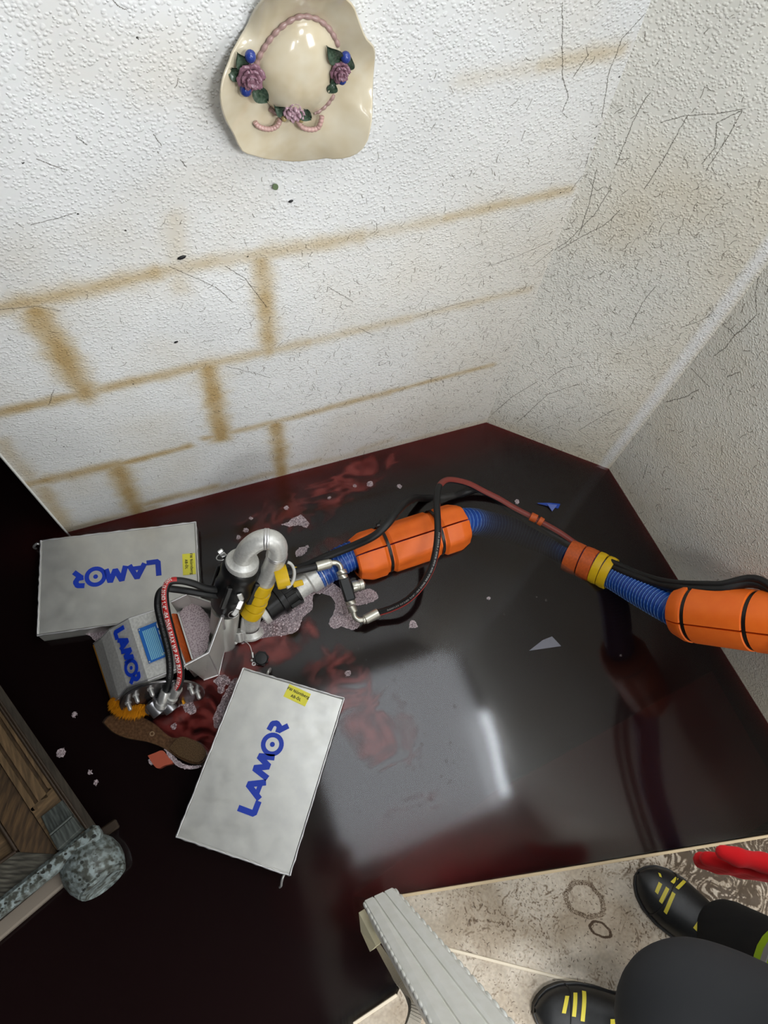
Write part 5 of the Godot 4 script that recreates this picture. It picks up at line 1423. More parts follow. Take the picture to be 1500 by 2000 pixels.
func post() -> void:
	var t := thing("handrail", "cream painted handrail with two grooves and scalloped edges above the muddy step", "handrail", Vector3(0.0615, 0.2000, 0.1225))
	var paint := grain(mat(Color(1, 1, 1), 0.4), 0.03, Color(0.90, 0.90, 0.86), Color(0.96, 0.96, 0.94), 5.0)
	# far end and near end of its upper face (left, right)
	var l0: Vector3 = Vector3(0.0314, 0.2000, 0.1241)
	var r0: Vector3 = Vector3(0.0902, 0.2000, 0.1203)
	var l1: Vector3 = Vector3(0.0952, 0.6200, 0.3758)
	var r1: Vector3 = Vector3(0.2292, 0.6200, 0.4242)
	var n := (r0 - l0).cross(l1 - l0).normalized()
	if n.y < 0: n = -n
	var sec := [[0.0, -0.05], [0.0, -.004], [.06, 0.0], [.31, 0.0], [.325, -.0035], [.345, -.0035], [.36, 0.0], [.65, 0.0], [.665, -.0035], [.685, -.0035], [.70, 0.0], [.94, 0.0], [1.0, -.004], [1.0, -0.05]]
	var st := begin()
	flat(st)
	for i in sec.size():
		var p: Array = sec[i]
		var q: Array = sec[(i + 1) % sec.size()]
		quad(st, l0.lerp(r0, q[0]) + n * q[1], l0.lerp(r0, p[0]) + n * p[1], l1.lerp(r1, p[0]) + n * p[1], l1.lerp(r1, q[0]) + n * q[1])
		var c0 := l0.lerp(r0, 0.5) - n * .02
		tri(st, c0, l0.lerp(r0, p[0]) + n * p[1], l0.lerp(r0, q[0]) + n * q[1])
		var c1 := l1.lerp(r1, 0.5) - n * .02
		tri(st, c1, l1.lerp(r1, q[0]) + n * q[1], l1.lerp(r1, p[0]) + n * p[1])
	obj("rail", st, paint, t)
	st = begin()
	for side in 2:
		for k in 30:
			var f := (k + 0.5) / 30.0
			var c: Vector3 = (r0 if side else l0).lerp(r1 if side else l1, f) - n * 0.005
			var d := (l1 - l0).normalized()
			ball(st, Transform3D(Basis(n.cross(d), n, d), c), Vector3(0.003 + .001 * f, 0.0045, 0.0105), 8)
	obj("scalloped_edge", st, paint, t)
	# block on the left flank and the bent strip that curls away below
	st = begin()
	var bl := [Vector3(0.0309, 0.1700, 0.1392), Vector3(0.0431, 0.2000, 0.1947), Vector3(0.0330, 0.0120, 0.2253), Vector3(0.0253, 0.1600, 0.1698)]
	sheet(st, bl, 0.012)
	obj("side_block", st, mat(Color(0.86, 0.83, 0.70), 0.45), t)
	st = begin()
	var path := spline([Vector3(0.0396, 0.0900, 0.2175), Vector3(0.0483, 0.1200, 0.2438), Vector3(0.0570, 0.1500, 0.2671), Vector3(0.0641, 0.1800, 0.2839), Vector3(0.0653, 0.2000, 0.2979), Vector3(0.0594, 0.2150, 0.3098), Vector3(0.0460, 0.2250, 0.3240)], 6)
	var wid := [0.004, 0.0105]
	for i in path.size() - 1:
		var f0 := float(i) / path.size()
		var w0 := lerpf(wid[0], wid[1], minf(1.0, f0 * 1.7))
		var w1 := lerpf(wid[0], wid[1], minf(1.0, (f0 + 1.0 / path.size()) * 1.7))
		var d: Vector3 = (path[i + 1] - path[i]).normalized()
		var d2: Vector3 = (path[mini(i + 2, path.size() - 1)] - path[i]).normalized()
		var n0 := d.cross(Vector3.UP).normalized()
		var n1 := d2.cross(Vector3.UP).normalized()
		sheet(st, [path[i] - n0 * w0, path[i + 1] - n1 * w1, path[i + 1] + n1 * w1, path[i] + n0 * w0], 0.02)
	obj("curved_bracket", st, grain(mat(Color(1, 1, 1), 0.45), 0.2, Color(0.52, 0.49, 0.44), Color(0.90, 0.88, 0.83), 16.0), t)

func wood(lo: Color, hi: Color, seed_: int) -> StandardMaterial3D:
	var t := NoiseTexture2D.new()
	t.width = 512; t.height = 128
	t.seamless = true
	t.noise = noise(0.02, 5, seed_)
	var g := Gradient.new()
	g.colors = PackedColorArray([lo, hi])
	t.color_ramp = g
	var m := mat(Color(1, 1, 1), 0.5)
	m.albedo_texture = t
	m.heightmap_enabled = true
	m.heightmap_texture = t
	m.heightmap_scale = 0.06
	return m

# board whose texture runs along its length a->b
func board(st: SurfaceTool, q: Array, th: float, tile := 3.0) -> void:
	var n: Vector3 = (q[1] - q[0]).cross(q[2] - q[0]).normalized()
	if n.y < 0:
		q = [q[0], q[3], q[2], q[1]]
		n = -n
	flat(st)
	var d: Vector3 = (q[1] - q[0]).normalized()
	var e := n.cross(d)
	var put := func(p: Vector3) -> void:
		var r: Vector3 = p
		st.set_uv(Vector2(r.dot(d) * tile * 0.5, r.dot(e) * tile * 14.0))
		st.add_vertex(p)
	var lo := []
	var hi := []
	var mid: Vector3 = (q[0] + q[1] + q[2] + q[3]) * 0.25
	for p in q:
		lo.append(p - n * th)
		hi.append(p + (mid - p).normalized() * 0.002)
	for p in [hi[0], hi[2], hi[1], hi[0], hi[3], hi[2]]: put.call(p)
	for i in 4:
		var j := (i + 1) % 4
		var k0: Vector3 = q[i] - n * 0.0015
		var k1: Vector3 = q[j] - n * 0.0015
		for p in [k0, hi[i], hi[j], k0, hi[j], k1]: put.call(p)
		for p in [lo[i], k0, k1, lo[i], k1, lo[j]]: put.call(p)

func cabinet() -> void:
	var t := thing("wooden_cabinet", "carved brown wooden cabinet lying on its back in the water, with mouldy bun foot", "cabinet", Vector3(-0.5189, 0.0000, -0.2044))
	var brown := wood(Color(0.20, 0.15, 0.10), Color(0.40, 0.31, 0.20), 5)
	var pale := wood(Color(0.30, 0.24, 0.16), Color(0.50, 0.40, 0.28), 6)
	var side_w := wood(Color(0.20, 0.18, 0.16), Color(0.33, 0.30, 0.26), 7)
	# blue-white bloom with dark spots on the wet wood
	var spots := Image.create(256, 256, false, Image.FORMAT_RGB8)
	var nz := noise(0.045, 4, 31)
	for y in 256:
		for x in 256:
			var v := nz.get_noise_2d(x, y)
			spots.set_pixel(x, y, Color(0.26, 0.27, 0.24).lerp(Color(0.56, 0.61, 0.61), clampf(0.55 + v * 2.2, 0, 1)))
	for i in 230:
		var c := Vector2(rng.randf() * 256, rng.randf() * 256)
		var r := rng.randf_range(1.0, 7.5) * rng.randf_range(0.4, 1.0)
		for y in range(-8, 9):
			for x in range(-8, 9):
				if Vector2(x, y * 1.3).length() < r: spots.set_pixel(int(c.x) + x & 255, int(c.y) + y & 255, Color(0.15, 0.15, 0.13))
	var mould := mat(Color(1, 1, 1), 0.5)
	mould.albedo_texture = ImageTexture.create_from_image(spots)
	mould.uv1_triplanar = true
	mould.uv1_world_triplanar = true
	mould.uv1_scale = Vector3.ONE * 5.0
	var ext := func(a: Vector3, b: Vector3, k: float) -> Vector3: return a + (b - a) * k
	var KA := 1.6       # along the stile
	var KB := 1.55      # along the plinth
	var st := begin()
	board(st, [ext.call(Vector3(-0.4268, 0.0300, -0.1581), Vector3(-0.6192, 0.0300, -0.6157), KA), Vector3(-0.4268, 0.0300, -0.1581), Vector3(-0.4388, 0.0550, -0.1570), ext.call(Vector3(-0.4388, 0.0550, -0.1570), Vector3(-0.6132, 0.0550, -0.5750), KA)], 0.02)
	obj("side_panel", st, side_w, t)
	for k in 2:
		st = begin()
		var dx := Vector3(k * .006, -k * .002, 0)
		tube(st, [ext.call(Vector3(-0.4383, 0.0600, -0.1568), Vector3(-0.6118, 0.0600, -0.5688), KA) - dx, Vector3(-0.4383, 0.0600, -0.1568) - dx], 0.0032, 8)
		obj("edge_moulding", st, brown, t)
	# fluted stile: boards left between two sunk flutes
	var s1: Vector3 = Vector3(-0.4424, 0.0620, -0.1524)      # outer line, near the plinth
	var s0: Vector3 = ext.call(s1, Vector3(-0.6116, 0.0620, -0.5626), KA)
	var i1: Vector3 = Vector3(-0.4989, 0.0620, -0.1379)
	var i0: Vector3 = ext.call(i1, Vector3(-0.6245, 0.0620, -0.4454), KA)
	var at := func(u: float, v: float, dy := 0.0) -> Vector3: return s0.lerp(s1, u).lerp(i0.lerp(i1, u), v) + Vector3(0, dy, 0)
	var fe := 1.0 - 0.24 / KA
	st = begin()
	for v in [[0.0, 0.20], [0.33, 0.66], [0.79, 1.0]]: board(st, [at.call(0.0, v[0]), at.call(fe, v[0]), at.call(fe - .02, v[1]), at.call(0.0, v[1])], 0.02)
	board(st, [at.call(fe - .01, 0.0), at.call(1.0, 0.0), at.call(1.0, 1.0), at.call(fe - .035, 1.0)], 0.02)
	var stile := obj("fluted_stile", st, pale, t)
	for v in [[0.20, 0.33], [0.66, 0.79]]:
		st = begin()
		board(st, [at.call(0.0, v[0], -.007), at.call(fe, v[0], -.007), at.call(fe, v[1], -.007), at.call(0.0, v[1], -.007)], 0.01)
		obj("flute", st, brown, stile)
	# stepped corbel at the foot of the stile
	st = begin()
	var c := [Vector3(-0.5164, 0.0680, -0.2071), Vector3(-0.4728, 0.0680, -0.2250), Vector3(-0.4422, 0.0850, -0.1599), Vector3(-0.4898, 0.0850, -0.1362)]
	board(st, [c[0], c[1], c[1].lerp(c[2], .52), c[0].lerp(c[3], .52)], 0.012)
	board(st, [c[0].lerp(c[3], .60) + Vector3(0, .004, 0), c[1].lerp(c[2], .60) + Vector3(0, .004, 0), c[2], c[3]], 0.03)
	beam(st, c[0].lerp(c[3], .56) + Vector3(0, .003, 0), c[1].lerp(c[2], .56) + Vector3(0, .003, 0), 0.005, 0.006)
	obj("corbel", st, wood(Color(0.15, 0.16, 0.15), Color(0.42, 0.45, 0.43), 8), t)
	# door frame and sunk panel
	var f1a: Vector3 = Vector3(-0.5000, 0.0540, -0.1353)
	var f1b: Vector3 = Vector3(-0.5502, 0.0540, -0.1184)
	st = begin()
	board(st, [ext.call(f1a, Vector3(-0.6280, 0.0540, -0.4445), KA), f1a, f1b, ext.call(f1b, Vector3(-0.6401, 0.0540, -0.3344), KA * 1.3)], 0.02)
	obj("frame_stile", st, brown, t)
	st = begin()
	var r0: Vector3 = Vector3(-0.5032, 0.0570, -0.1327)
	var r1: Vector3 = Vector3(-0.5700, 0.0570, -0.1590)
	board(st, [r0, ext.call(r0, Vector3(-0.6682, 0.0570, -0.0665), KB), ext.call(r1, Vector3(-0.6611, 0.0570, -0.1313), KB * 1.6), r1], 0.02)
	obj("frame_rail", st, wood(Color(0.15, 0.14, 0.12), Color(0.44, 0.43, 0.38), 12), t)
	var pn: Vector3 = Vector3(-0.5725, 0.0440, -0.1615)
	var pa: Vector3 = ext.call(pn, Vector3(-0.6447, 0.0440, -0.3306), KA * 2.4)
	var pb: Vector3 = ext.call(pn, Vector3(-0.6666, 0.0440, -0.1306), KB * 1.7)
	st = begin()
	board(st, [pa, pn, pb, pa + pb - pn], 0.02)
	obj("door_panel", st, pale, t)
	for e2 in [pa, pb]:
		st = begin()
		tube(st, [pn + Vector3(0, .012, 0), e2 + Vector3(0, .012, 0)], 0.004, 8)
		obj("panel_moulding", st, brown, t)
	# plinth of two mouldings
	st = begin()
	beam(st, Vector3(-0.4141, 0.0600, -0.1497), ext.call(Vector3(-0.4141, 0.0600, -0.1497), Vector3(-0.6688, 0.0600, -0.0495), KB), 0.026, 0.03, Vector3.UP, 0.007)
	obj("plinth", st, mould, t)
	st = begin()
	beam(st, Vector3(-0.4788, 0.0200, -0.1024), ext.call(Vector3(-0.4788, 0.0200, -0.1024), Vector3(-0.6898, 0.0200, -0.0115), KB), 0.022, 0.03, Vector3.UP, 0.004)
	obj("plinth_base", st, wood(Color(0.44, 0.40, 0.36), Color(0.60, 0.56, 0.50), 9), t)
	st = begin()
	beam(st, Vector3(-0.5055, 0.0040, -0.0896), ext.call(Vector3(-0.5055, 0.0040, -0.0896), Vector3(-0.6980, 0.0040, 0.0019), KB), 0.008, 0.012, Vector3.UP, 0.002)
	obj("base_strip", st, wood(Color(0.12, 0.06, 0.05), Color(0.20, 0.11, 0.09), 10), t)
	# bun foot
	st = begin()
	var f0: Vector3 = Vector3(-0.4646, 0.0200, -0.1285)
	var f1: Vector3 = Vector3(-0.4313, 0.0340, -0.0537)
	var fl := f0.distance_to(f1)
	lathe(st, along(f0, f1), [Vector2(.040, -.01), Vector2(.047, fl * .05), Vector2(.056, fl * .25), Vector2(.0595, fl * .48), Vector2(.057, fl * .72), Vector2(.050, fl * .93), Vector2(.047, fl * .94), Vector2(.047, fl * .99), Vector2(.040, fl * 1.03), Vector2(.036, fl * 1.0), Vector2(0, fl * 1.0)], 40)
	obj("bun_foot", st, mould, t)
	st = begin()
	rbox(st, Transform3D(Basis.IDENTITY.rotated(Vector3.UP, 0.3), Vector3(-0.4185, 0.0000, -0.1485)), Vector3(.05, .012, .02), .003)
	obj("corner_block", st, brown, t)

# ---------------------------------------------------------------- floating odds and ends
func scraps() -> void:
	var t := thing("leather_shoe", "brown leather shoe floating sole up below the skimmer's yellow brush", "shoe", Vector3(-0.2926, 0.0000, -0.2990))
	var leather := grain(mat(Color(1, 1, 1), 0.25), 0.05, Color(0.27, 0.18, 0.11), Color(0.42, 0.31, 0.21), 10.0)
	var flat_poly := func(pts: Array, y: float, th: float, tilt: float) -> SurfaceTool:
		var st := begin()
		var sm: Array = pts.duplicate()
		sm.append(pts[0])
		sm = spline(sm, 4)
		sm.pop_back()
		var pl := PackedVector2Array()
		for p in sm: pl.append(Vector2(p.x, -p.z))
		slab(st, Transform3D(Basis(Vector3.RIGHT, Vector3.FORWARD, Vector3.UP).rotated(Vector3.BACK, 0.0), Vector3(0, y - th, 0)), pl, th)
		return st
	var sole := [Vector3(-0.3848, -0.0000, -0.3603), Vector3(-0.3723, 0.0000, -0.3697), Vector3(-0.3445, 0.0000, -0.3674), Vector3(-0.3128, 0.0000, -0.3504), Vector3(-0.2850, 0.0000, -0.3256), Vector3(-0.2615, 0.0000, -0.2911), Vector3(-0.2398, 0.0000, -0.2796), Vector3(-0.2120, 0.0000, -0.2661), Vector3(-0.1943, 0.0000, -0.2426), Vector3(-0.1940, 0.0000, -0.2250), Vector3(-0.2105, -0.0000, -0.2152), Vector3(-0.2323, 0.0000, -0.2245), Vector3(-0.2550, 0.0000, -0.2450), Vector3(-0.2785, 0.0000, -0.2724), Vector3(-0.3095, 0.0000, -0.2957), Vector3(-0.3438, 0.0000, -0.3136), Vector3(-0.3699, 0.0000, -0.3354)]
	obj("sole", flat_poly.call(sole, 0.004, 0.008, 0.0), leather, t)
	var welt := []
	var mid := Vector3.ZERO
	for p in sole: mid += p / sole.size()
	for p in sole: welt.append(mid + (p - mid) * 1.06)
	obj("welt", flat_poly.call(welt, -0.006, 0.006, 0.0), mat(Color(0.24, 0.17, 0.11), 0.4), t)
	obj("heel", flat_poly.call([Vector3(-0.2637, 0.0000, -0.2653), Vector3(-0.2376, 0.0000, -0.2800), Vector3(-0.2123, 0.0000, -0.2651), Vector3(-0.1943, 0.0000, -0.2426), Vector3(-0.1948, 0.0000, -0.2263), Vector3(-0.2121, 0.0000, -0.2179), Vector3(-0.2314, 0.0000, -0.2286), Vector3(-0.2531, 0.0000, -0.2488)], 0.016, 0.013, 0.0), grain(mat(Color(1, 1, 1), 0.2), 0.1, Color(0.22, 0.16, 0.10), Color(0.40, 0.32, 0.22), 14.0), t)
	var st := begin()
	annulus(st, Transform3D(Basis(Vector3.RIGHT, Vector3.FORWARD, Vector3.UP), Vector3(-0.2934, 0.0042, -0.3065)), Vector2.ZERO, 0.003, 0.0052, 0.0008)
	obj("stamp", st, mat(Color(0.52, 0.42, 0.30), 0.4), t)
	var sh: MeshInstance3D = obj("brick_shard", flat_poly.call([Vector3(-0.3112, 0.0000, -0.2657), Vector3(-0.2971, 0.0000, -0.2664), Vector3(-0.2798, -0.0000, -0.2662), Vector3(-0.2706, -0.0000, -0.2480), Vector3(-0.2647, -0.0000, -0.2352), Vector3(-0.2819, 0.0000, -0.2355), Vector3(-0.2991, 0.0000, -0.2357)], 0.003, 0.02, 0.0), mat(Color(0.66, 0.30, 0.20), 0.7))
	tag(sh, "small orange-red shard sticking out of the dark water beside the sunken shoe", "shard")
	# blue plastic scrap
	st = begin()
	sheet(st, [Vector3(0.7270, 0.0040, -0.5652), Vector3(0.7568, 0.0080, -0.5544), Vector3(0.7815, 0.0040, -0.5459), Vector3(0.7727, 0.0020, -0.5376)], 0.002)
	sheet(st, [Vector3(0.7477, 0.0060, -0.5551), Vector3(0.7718, 0.0060, -0.5449), Vector3(0.7540, 0.0010, -0.5334), Vector3(0.7520, 0.0030, -0.5433)], 0.002)
	tag(obj("plastic_scrap", st, mat(Color(0.08, 0.25, 0.62), 0.3)), "crumpled blue plastic scrap floating near the angled wall", "scrap")
	st = begin()
	sheet(st, [Vector3(0.5581, 0.0010, -0.2244), Vector3(0.5976, 0.0060, -0.2372), Vector3(0.6211, 0.0080, -0.2381), Vector3(0.6353, 0.0010, -0.2113)], 0.001)  # pale flat sliver lying on the water
	tag(obj("pale_sliver", st, mat(Color(0.42, 0.42, 0.46), 0.3)), "pale thin sliver floating left of the right-hand orange float", "scrap")
	# black star knob with its retaining cable
	var k := thing("star_knob", "black star-shaped knob cap on a thin steel cable beside the lower float", "knob", Vector3(-0.0318, 0.0000, -0.3923))
	st = begin()
	var star := PackedVector2Array()
	for i in 64:
		var a := TAU * i / 64.0
		star.append(Vector2.from_angle(a) * (0.0158 + 0.0014 * cos(a * 8.0)))
	slab(st, Transform3D(Basis(Vector3.RIGHT, Vector3.FORWARD, Vector3.UP), Vector3(-0.0321, -0.0040, -0.3921)), star, 0.014)
	lathe(st, Transform3D(Basis.IDENTITY, Vector3(-0.0321, 0.0000, -0.3912)), [Vector2(.0145, .010), Vector2(.013, .0125), Vector2(0, .0135)], 24)
	obj("knob", st, M.black, k)
	st = begin()
	tube(st, spline([Vector3(-0.0672, 0.0100, -0.4475), Vector3(-0.0571, 0.0120, -0.4401), Vector3(-0.0496, 0.0120, -0.4280), Vector3(-0.0483, 0.0100, -0.4159), Vector3(-0.0491, 0.0060, -0.4049)], 6), 0.0011, 6)
	rod(st, Vector3(-0.0473, 0.0080, -0.4112), Vector3(-0.0495, 0.0060, -0.3990), 0.0026, 8)
	obj("cable", st, M.steel, k)
	st = begin()
	ball(st, Transform3D(Basis.IDENTITY, Vector3(-0.0531, 0.0040, -0.3946)), Vector3(.0038, .003, .0038), 10)
	lathe(st, Transform3D(Basis.IDENTITY, Vector3(-0.0510, 0.0000, -0.3863)), [Vector2(.0022, 0), Vector2(.0046, 0), Vector2(.0046, .003), Vector2(.0022, .003)], 16)
	obj("cable_end", st, M.steel, k)
	# bits stuck to the back wall
	st = begin()
	rod(st, Vector3(0.1747, 0.8874, -0.8260), Vector3(0.1726, 0.8969, -0.8160), 0.0042, 12)
	tag(obj("wall_plug", st, mat(Color(0.26, 0.34, 0.16), 0.5)), "small green plastic plug sunk in the plaster below the ceramic hat", "wall plug")
	for b in [[Vector3(0.1946, 0.8616, -0.8210), .0042, "tiny black fleck stuck to the plaster just right of the green plug"], [Vector3(0.0243, 0.7948, -0.8210), .0075, "elongated black fleck stuck to the plaster above the stained block joint"], [Vector3(-0.0193, 0.6047, -0.8210), .004, "tiny slanted black fleck in the middle of a white block field"]]:
		st = begin()
		ball(st, Transform3D(Basis.IDENTITY.rotated(Vector3.BACK, 0.25), b[0]), Vector3(b[1], b[1] * .45, .002), 8)
		tag(obj("dirt_fleck", st, M.ink), b[2], "dirt")

# ---------------------------------------------------------------- ceramic hat
func hat() -> void:
	var c: Vector3 = Vector3(0.2077, 1.0650, -0.8220)
	var t := thing("ceramic_hat", "cream glazed ceramic sun hat with flowers hung on the white wall", "wall ornament", c)
	var glaze := grain(mat(Color(1, 1, 1), 0.16), 0.02, Color(0.80, 0.77, 0.69), Color(0.74, 0.685, 0.57), 5.0, 41, 3)
	glaze.clearcoat_enabled = true
	glaze.clearcoat = 0.6
	glaze.clearcoat_roughness = 0.08
	var rim := [Vector3(0.2200, 1.1723, -0.8220), Vector3(0.2497, 1.1626, -0.8220), Vector3(0.2688, 1.1454, -0.8220), Vector3(0.2772, 1.1265, -0.8220), Vector3(0.2866, 1.1055, -0.8220), Vector3(0.3003, 1.0865, -0.8220), Vector3(0.3042, 1.0631, -0.8220), Vector3(0.3012, 1.0341, -0.8220), Vector3(0.2969, 1.0094, -0.8220), Vector3(0.2856, 0.9772, -0.8220), Vector3(0.2646, 0.9577, -0.8220), Vector3(0.2372, 0.9477, -0.8220), Vector3(0.2141, 0.9410, -0.8220), Vector3(0.1928, 0.9436, -0.8220), Vector3(0.1656, 0.9580, -0.8220), Vector3(0.1424, 0.9743, -0.8220), Vector3(0.1288, 0.9853, -0.8220), Vector3(0.1212, 1.0103, -0.8220), Vector3(0.1127, 1.0383, -0.8220), Vector3(0.1094, 1.0678, -0.8220), Vector3(0.1154, 1.0893, -0.8220), Vector3(0.1325, 1.1070, -0.8220), Vector3(0.1535, 1.1226, -0.8220), Vector3(0.1623, 1.1414, -0.8220), Vector3(0.1725, 1.1614, -0.8220), Vector3(0.1929, 1.1719, -0.8220)]
	var crown := [Vector3(0.2187, 1.1330, -0.8220), Vector3(0.2305, 1.1286, -0.8220), Vector3(0.2425, 1.1185, -0.8220), Vector3(0.2511, 1.1056, -0.8220), Vector3(0.2574, 1.0902, -0.8220), Vector3(0.2614, 1.0759, -0.8220), Vector3(0.2603, 1.0620, -0.8220), Vector3(0.2566, 1.0461, -0.8220), Vector3(0.2500, 1.0329, -0.8220), Vector3(0.2420, 1.0231, -0.8220), Vector3(0.2298, 1.0153, -0.8220), Vector3(0.2149, 1.0128, -0.8220), Vector3(0.2003, 1.0140, -0.8220), Vector3(0.1885, 1.0175, -0.8220), Vector3(0.1772, 1.0244, -0.8220), Vector3(0.1694, 1.0340, -0.8220), Vector3(0.1635, 1.0472, -0.8220), Vector3(0.1602, 1.0609, -0.8220), Vector3(0.1592, 1.0764, -0.8220), Vector3(0.1610, 1.0897, -0.8220), Vector3(0.1668, 1.1009, -0.8220), Vector3(0.1761, 1.1125, -0.8220), Vector3(0.1875, 1.1225, -0.8220), Vector3(0.1997, 1.1299, -0.8220), Vector3(0.2093, 1.1331, -0.8220)]
	var ring := func(p: Array) -> Array:
		var l: Array = p.duplicate()
		l.append(p[0]); l.append(p[1])
		var s := spline(l, 8)
		var out := []
		for k in 72:
			var a := TAU * k / 72.0
			var d := Vector2(sin(a), cos(a))
			var best: Vector3 = s[0]
			var bv := -9.0
			for q in s:
				var v := Vector2(q.x - c.x, q.y - c.y).normalized().dot(d)
				if v > bv:
					bv = v; best = q
			out.append(best)
		return out
	var R: Array = ring.call(rim)
	var C: Array = ring.call(crown)
	var top := func(k: int, s: float) -> Vector3:     # s 0..1 crown, 1..2 brim
		k = k % 72
		var a := TAU * k / 72.0
		if s <= 1.0:
			var cc := c + Vector3(0.002, -0.006, 0)
			var p: Vector3 = cc.lerp(C[k], s)
			return Vector3(p.x, p.y, ZW + 0.016 + 0.027 * pow(maxf(0.0, 1.0 - s * s), 0.6))
		var f := s - 1.0
		var p2: Vector3 = C[k].lerp(R[k], f)
		var wave := 0.010 * sin(a * 3.0 + 0.6) + 0.006 * sin(a * 5.0 + 2.0)
		return Vector3(p2.x, p2.y, ZW + 0.016 + f * f * wave * 1.25 + 0.014 * f)
	var rows := [0.0, 0.15, 0.3, 0.45, 0.6, 0.72, 0.82, 0.9, 0.96, 1.0, 1.08, 1.2, 1.35, 1.5, 1.65, 1.8, 1.92, 1.98, 2.0]
	var st := begin()
	st.set_smooth_group(0)
	for i in rows.size() - 1:
		for k in 72:
			quad(st, top.call(k, rows[i]), top.call(k + 1, rows[i]), top.call(k + 1, rows[i + 1]), top.call(k, rows[i + 1]))
	var back := Vector3(0, 0, -0.005)
	for k in 72:
		var e0: Vector3 = top.call(k, 2.0)
		var e1: Vector3 = top.call(k + 1, 2.0)
		var o0 := (e0 - c).normalized() * 0.0016
		var o1 := (e1 - c).normalized() * 0.0016
		quad(st, e0, e1, e1 + back * .5 + o1, e0 + back * .5 + o0)
		quad(st, e0 + back * .5 + o0, e1 + back * .5 + o1, e1 + back, e0 + back)
		quad(st, e0 + back, e1 + back, top.call(k + 1, 1.5) + back, top.call(k, 1.5) + back)
		quad(st, top.call(k, 1.5) + back, top.call(k + 1, 1.5) + back, top.call(k + 1, 1.0) + back, top.call(k, 1.0) + back)
	obj("hat_body", st, glaze, t)
	# twisted cord round the crown
	var pink := mat(Color(0.62, 0.51, 0.49), 0.3)
	var cord := func(k0: int, k1: int, fat: float) -> void:
		var pts := []
		for k in range(k0, k1 + 1): pts.append(top.call(posmod(k, 72), 1.03) + Vector3(0, 0, .003))
		pts = resample(pts, pts.size() * 4)
		var s2 := begin()
		tube(s2, pts, func(f: float) -> float: return fat * (0.70 + 0.45 * absf(sin(f * pts.size() * 0.40))), 8)
		obj("cord", s2, pink, t)
	cord.call(-16, 12, 0.0029)
	cord.call(25, 32, 0.0026)
	cord.call(39, 45, 0.0028)
	for pts in [[Vector3(0.1814, 1.0179, -0.7960), Vector3(0.1758, 1.0104, -0.7940), Vector3(0.1671, 1.0077, -0.7940), Vector3(0.1570, 1.0111, -0.7940), Vector3(0.1511, 1.0157, -0.7950), Vector3(0.1492, 1.0196, -0.7960)], [Vector3(0.2022, 1.0127, -0.7960), Vector3(0.2079, 1.0029, -0.7940), Vector3(0.2180, 0.9989, -0.7920), Vector3(0.2275, 0.9993, -0.7920), Vector3(0.2316, 1.0060, -0.7920), Vector3(0.2342, 1.0141, -0.7940)]]:
		st = begin()
		tube(st, resample(spline(pts, 6), 60), func(f: float) -> float: return 0.0032 * (0.85 + 0.2 * absf(sin(f * 34.0))), 8)
		obj("ribbon_end", st, mat(Color(0.72, 0.58, 0.55), 0.22), t)
	var leaf_m := grain(mat(Color(1, 1, 1), 0.18), 0.06, Color(0.10, 0.17, 0.12), Color(0.34, 0.40, 0.34), 14.0)
	var leaf := func(a: Vector3, b: Vector3, w: float) -> void:
		var s2 := begin()
		s2.set_smooth_group(0)
		var d := (b - a)
		var sd := d.cross(Vector3.BACK).normalized() * w
		var prev := []
		for i in 9:
			var f := i / 8.0
			var hw := sin(PI * pow(f, 0.8)) * 0.5 + 0.02
			var m2 := a.lerp(b, f) + Vector3(0, 0, .004 * sin(PI * f))
			var row := [m2 - sd * hw + Vector3(0, 0, .004), m2 - sd * hw * .5 + Vector3(0, 0, .0015), m2, m2 + sd * hw * .5 + Vector3(0, 0, .0015), m2 + sd * hw + Vector3(0, 0, .004)]
			if i > 0:
				for j in 4:
					quad(s2, prev[j], prev[j + 1], row[j + 1], row[j])
					quad(s2, row[j] - Vector3(0, 0, .002), row[j + 1] - Vector3(0, 0, .002), prev[j + 1] - Vector3(0, 0, .002), prev[j] - Vector3(0, 0, .002))
			prev = row
		obj("leaf", s2, leaf_m, t)
	leaf.call(Vector3(0.1431, 1.0959, -0.7920), Vector3(0.1361, 1.1124, -0.7920), 0.016)
	leaf.call(Vector3(0.1385, 1.0855, -0.7920), Vector3(0.1220, 1.0966, -0.7940), 0.015)
	leaf.call(Vector3(0.1499, 1.0725, -0.7900), Vector3(0.1653, 1.0503, -0.7900), 0.018)
	leaf.call(Vector3(0.2552, 1.0860, -0.7900), Vector3(0.2383, 1.1070, -0.7880), 0.017)
	leaf.call(Vector3(0.2637, 1.0732, -0.7920), Vector3(0.2683, 1.0889, -0.7920), 0.012)
	leaf.call(Vector3(0.2516, 1.0727, -0.7900), Vector3(0.2422, 1.0626, -0.7880), 0.012)
	leaf.call(Vector3(0.2467, 1.0618, -0.7900), Vector3(0.2403, 1.0495, -0.7900), 0.014)
	leaf.call(Vector3(0.1858, 1.0330, -0.7900), Vector3(0.1725, 1.0437, -0.7880), 0.013)
	leaf.call(Vector3(0.2021, 1.0372, -0.7880), Vector3(0.2184, 1.0172, -0.7900), 0.014)
	var berry := func(p: Vector3, r: float, m: Material) -> void:
		var s2 := begin()
		ball(s2, Transform3D(Basis.IDENTITY.rotated(Vector3.RIGHT, PI / 2), p), Vector3(r, r, r * 1.12), 14)
		obj("berry", s2, m, t)
	var bl := grain(mat(Color(1, 1, 1), 0.2), 0.2, Color(0.08, 0.12, 0.38), Color(0.24, 0.34, 0.62), 40.0)
	berry.call(Vector3(0.1494, 1.1098, -0.7860), .0065, bl)
	berry.call(Vector3(0.1403, 1.0712, -0.7860), .0072, bl)
	berry.call(Vector3(0.2607, 1.0917, -0.7860), .0062, bl)
	berry.call(Vector3(0.2569, 1.0649, -0.7860), .0058, bl)
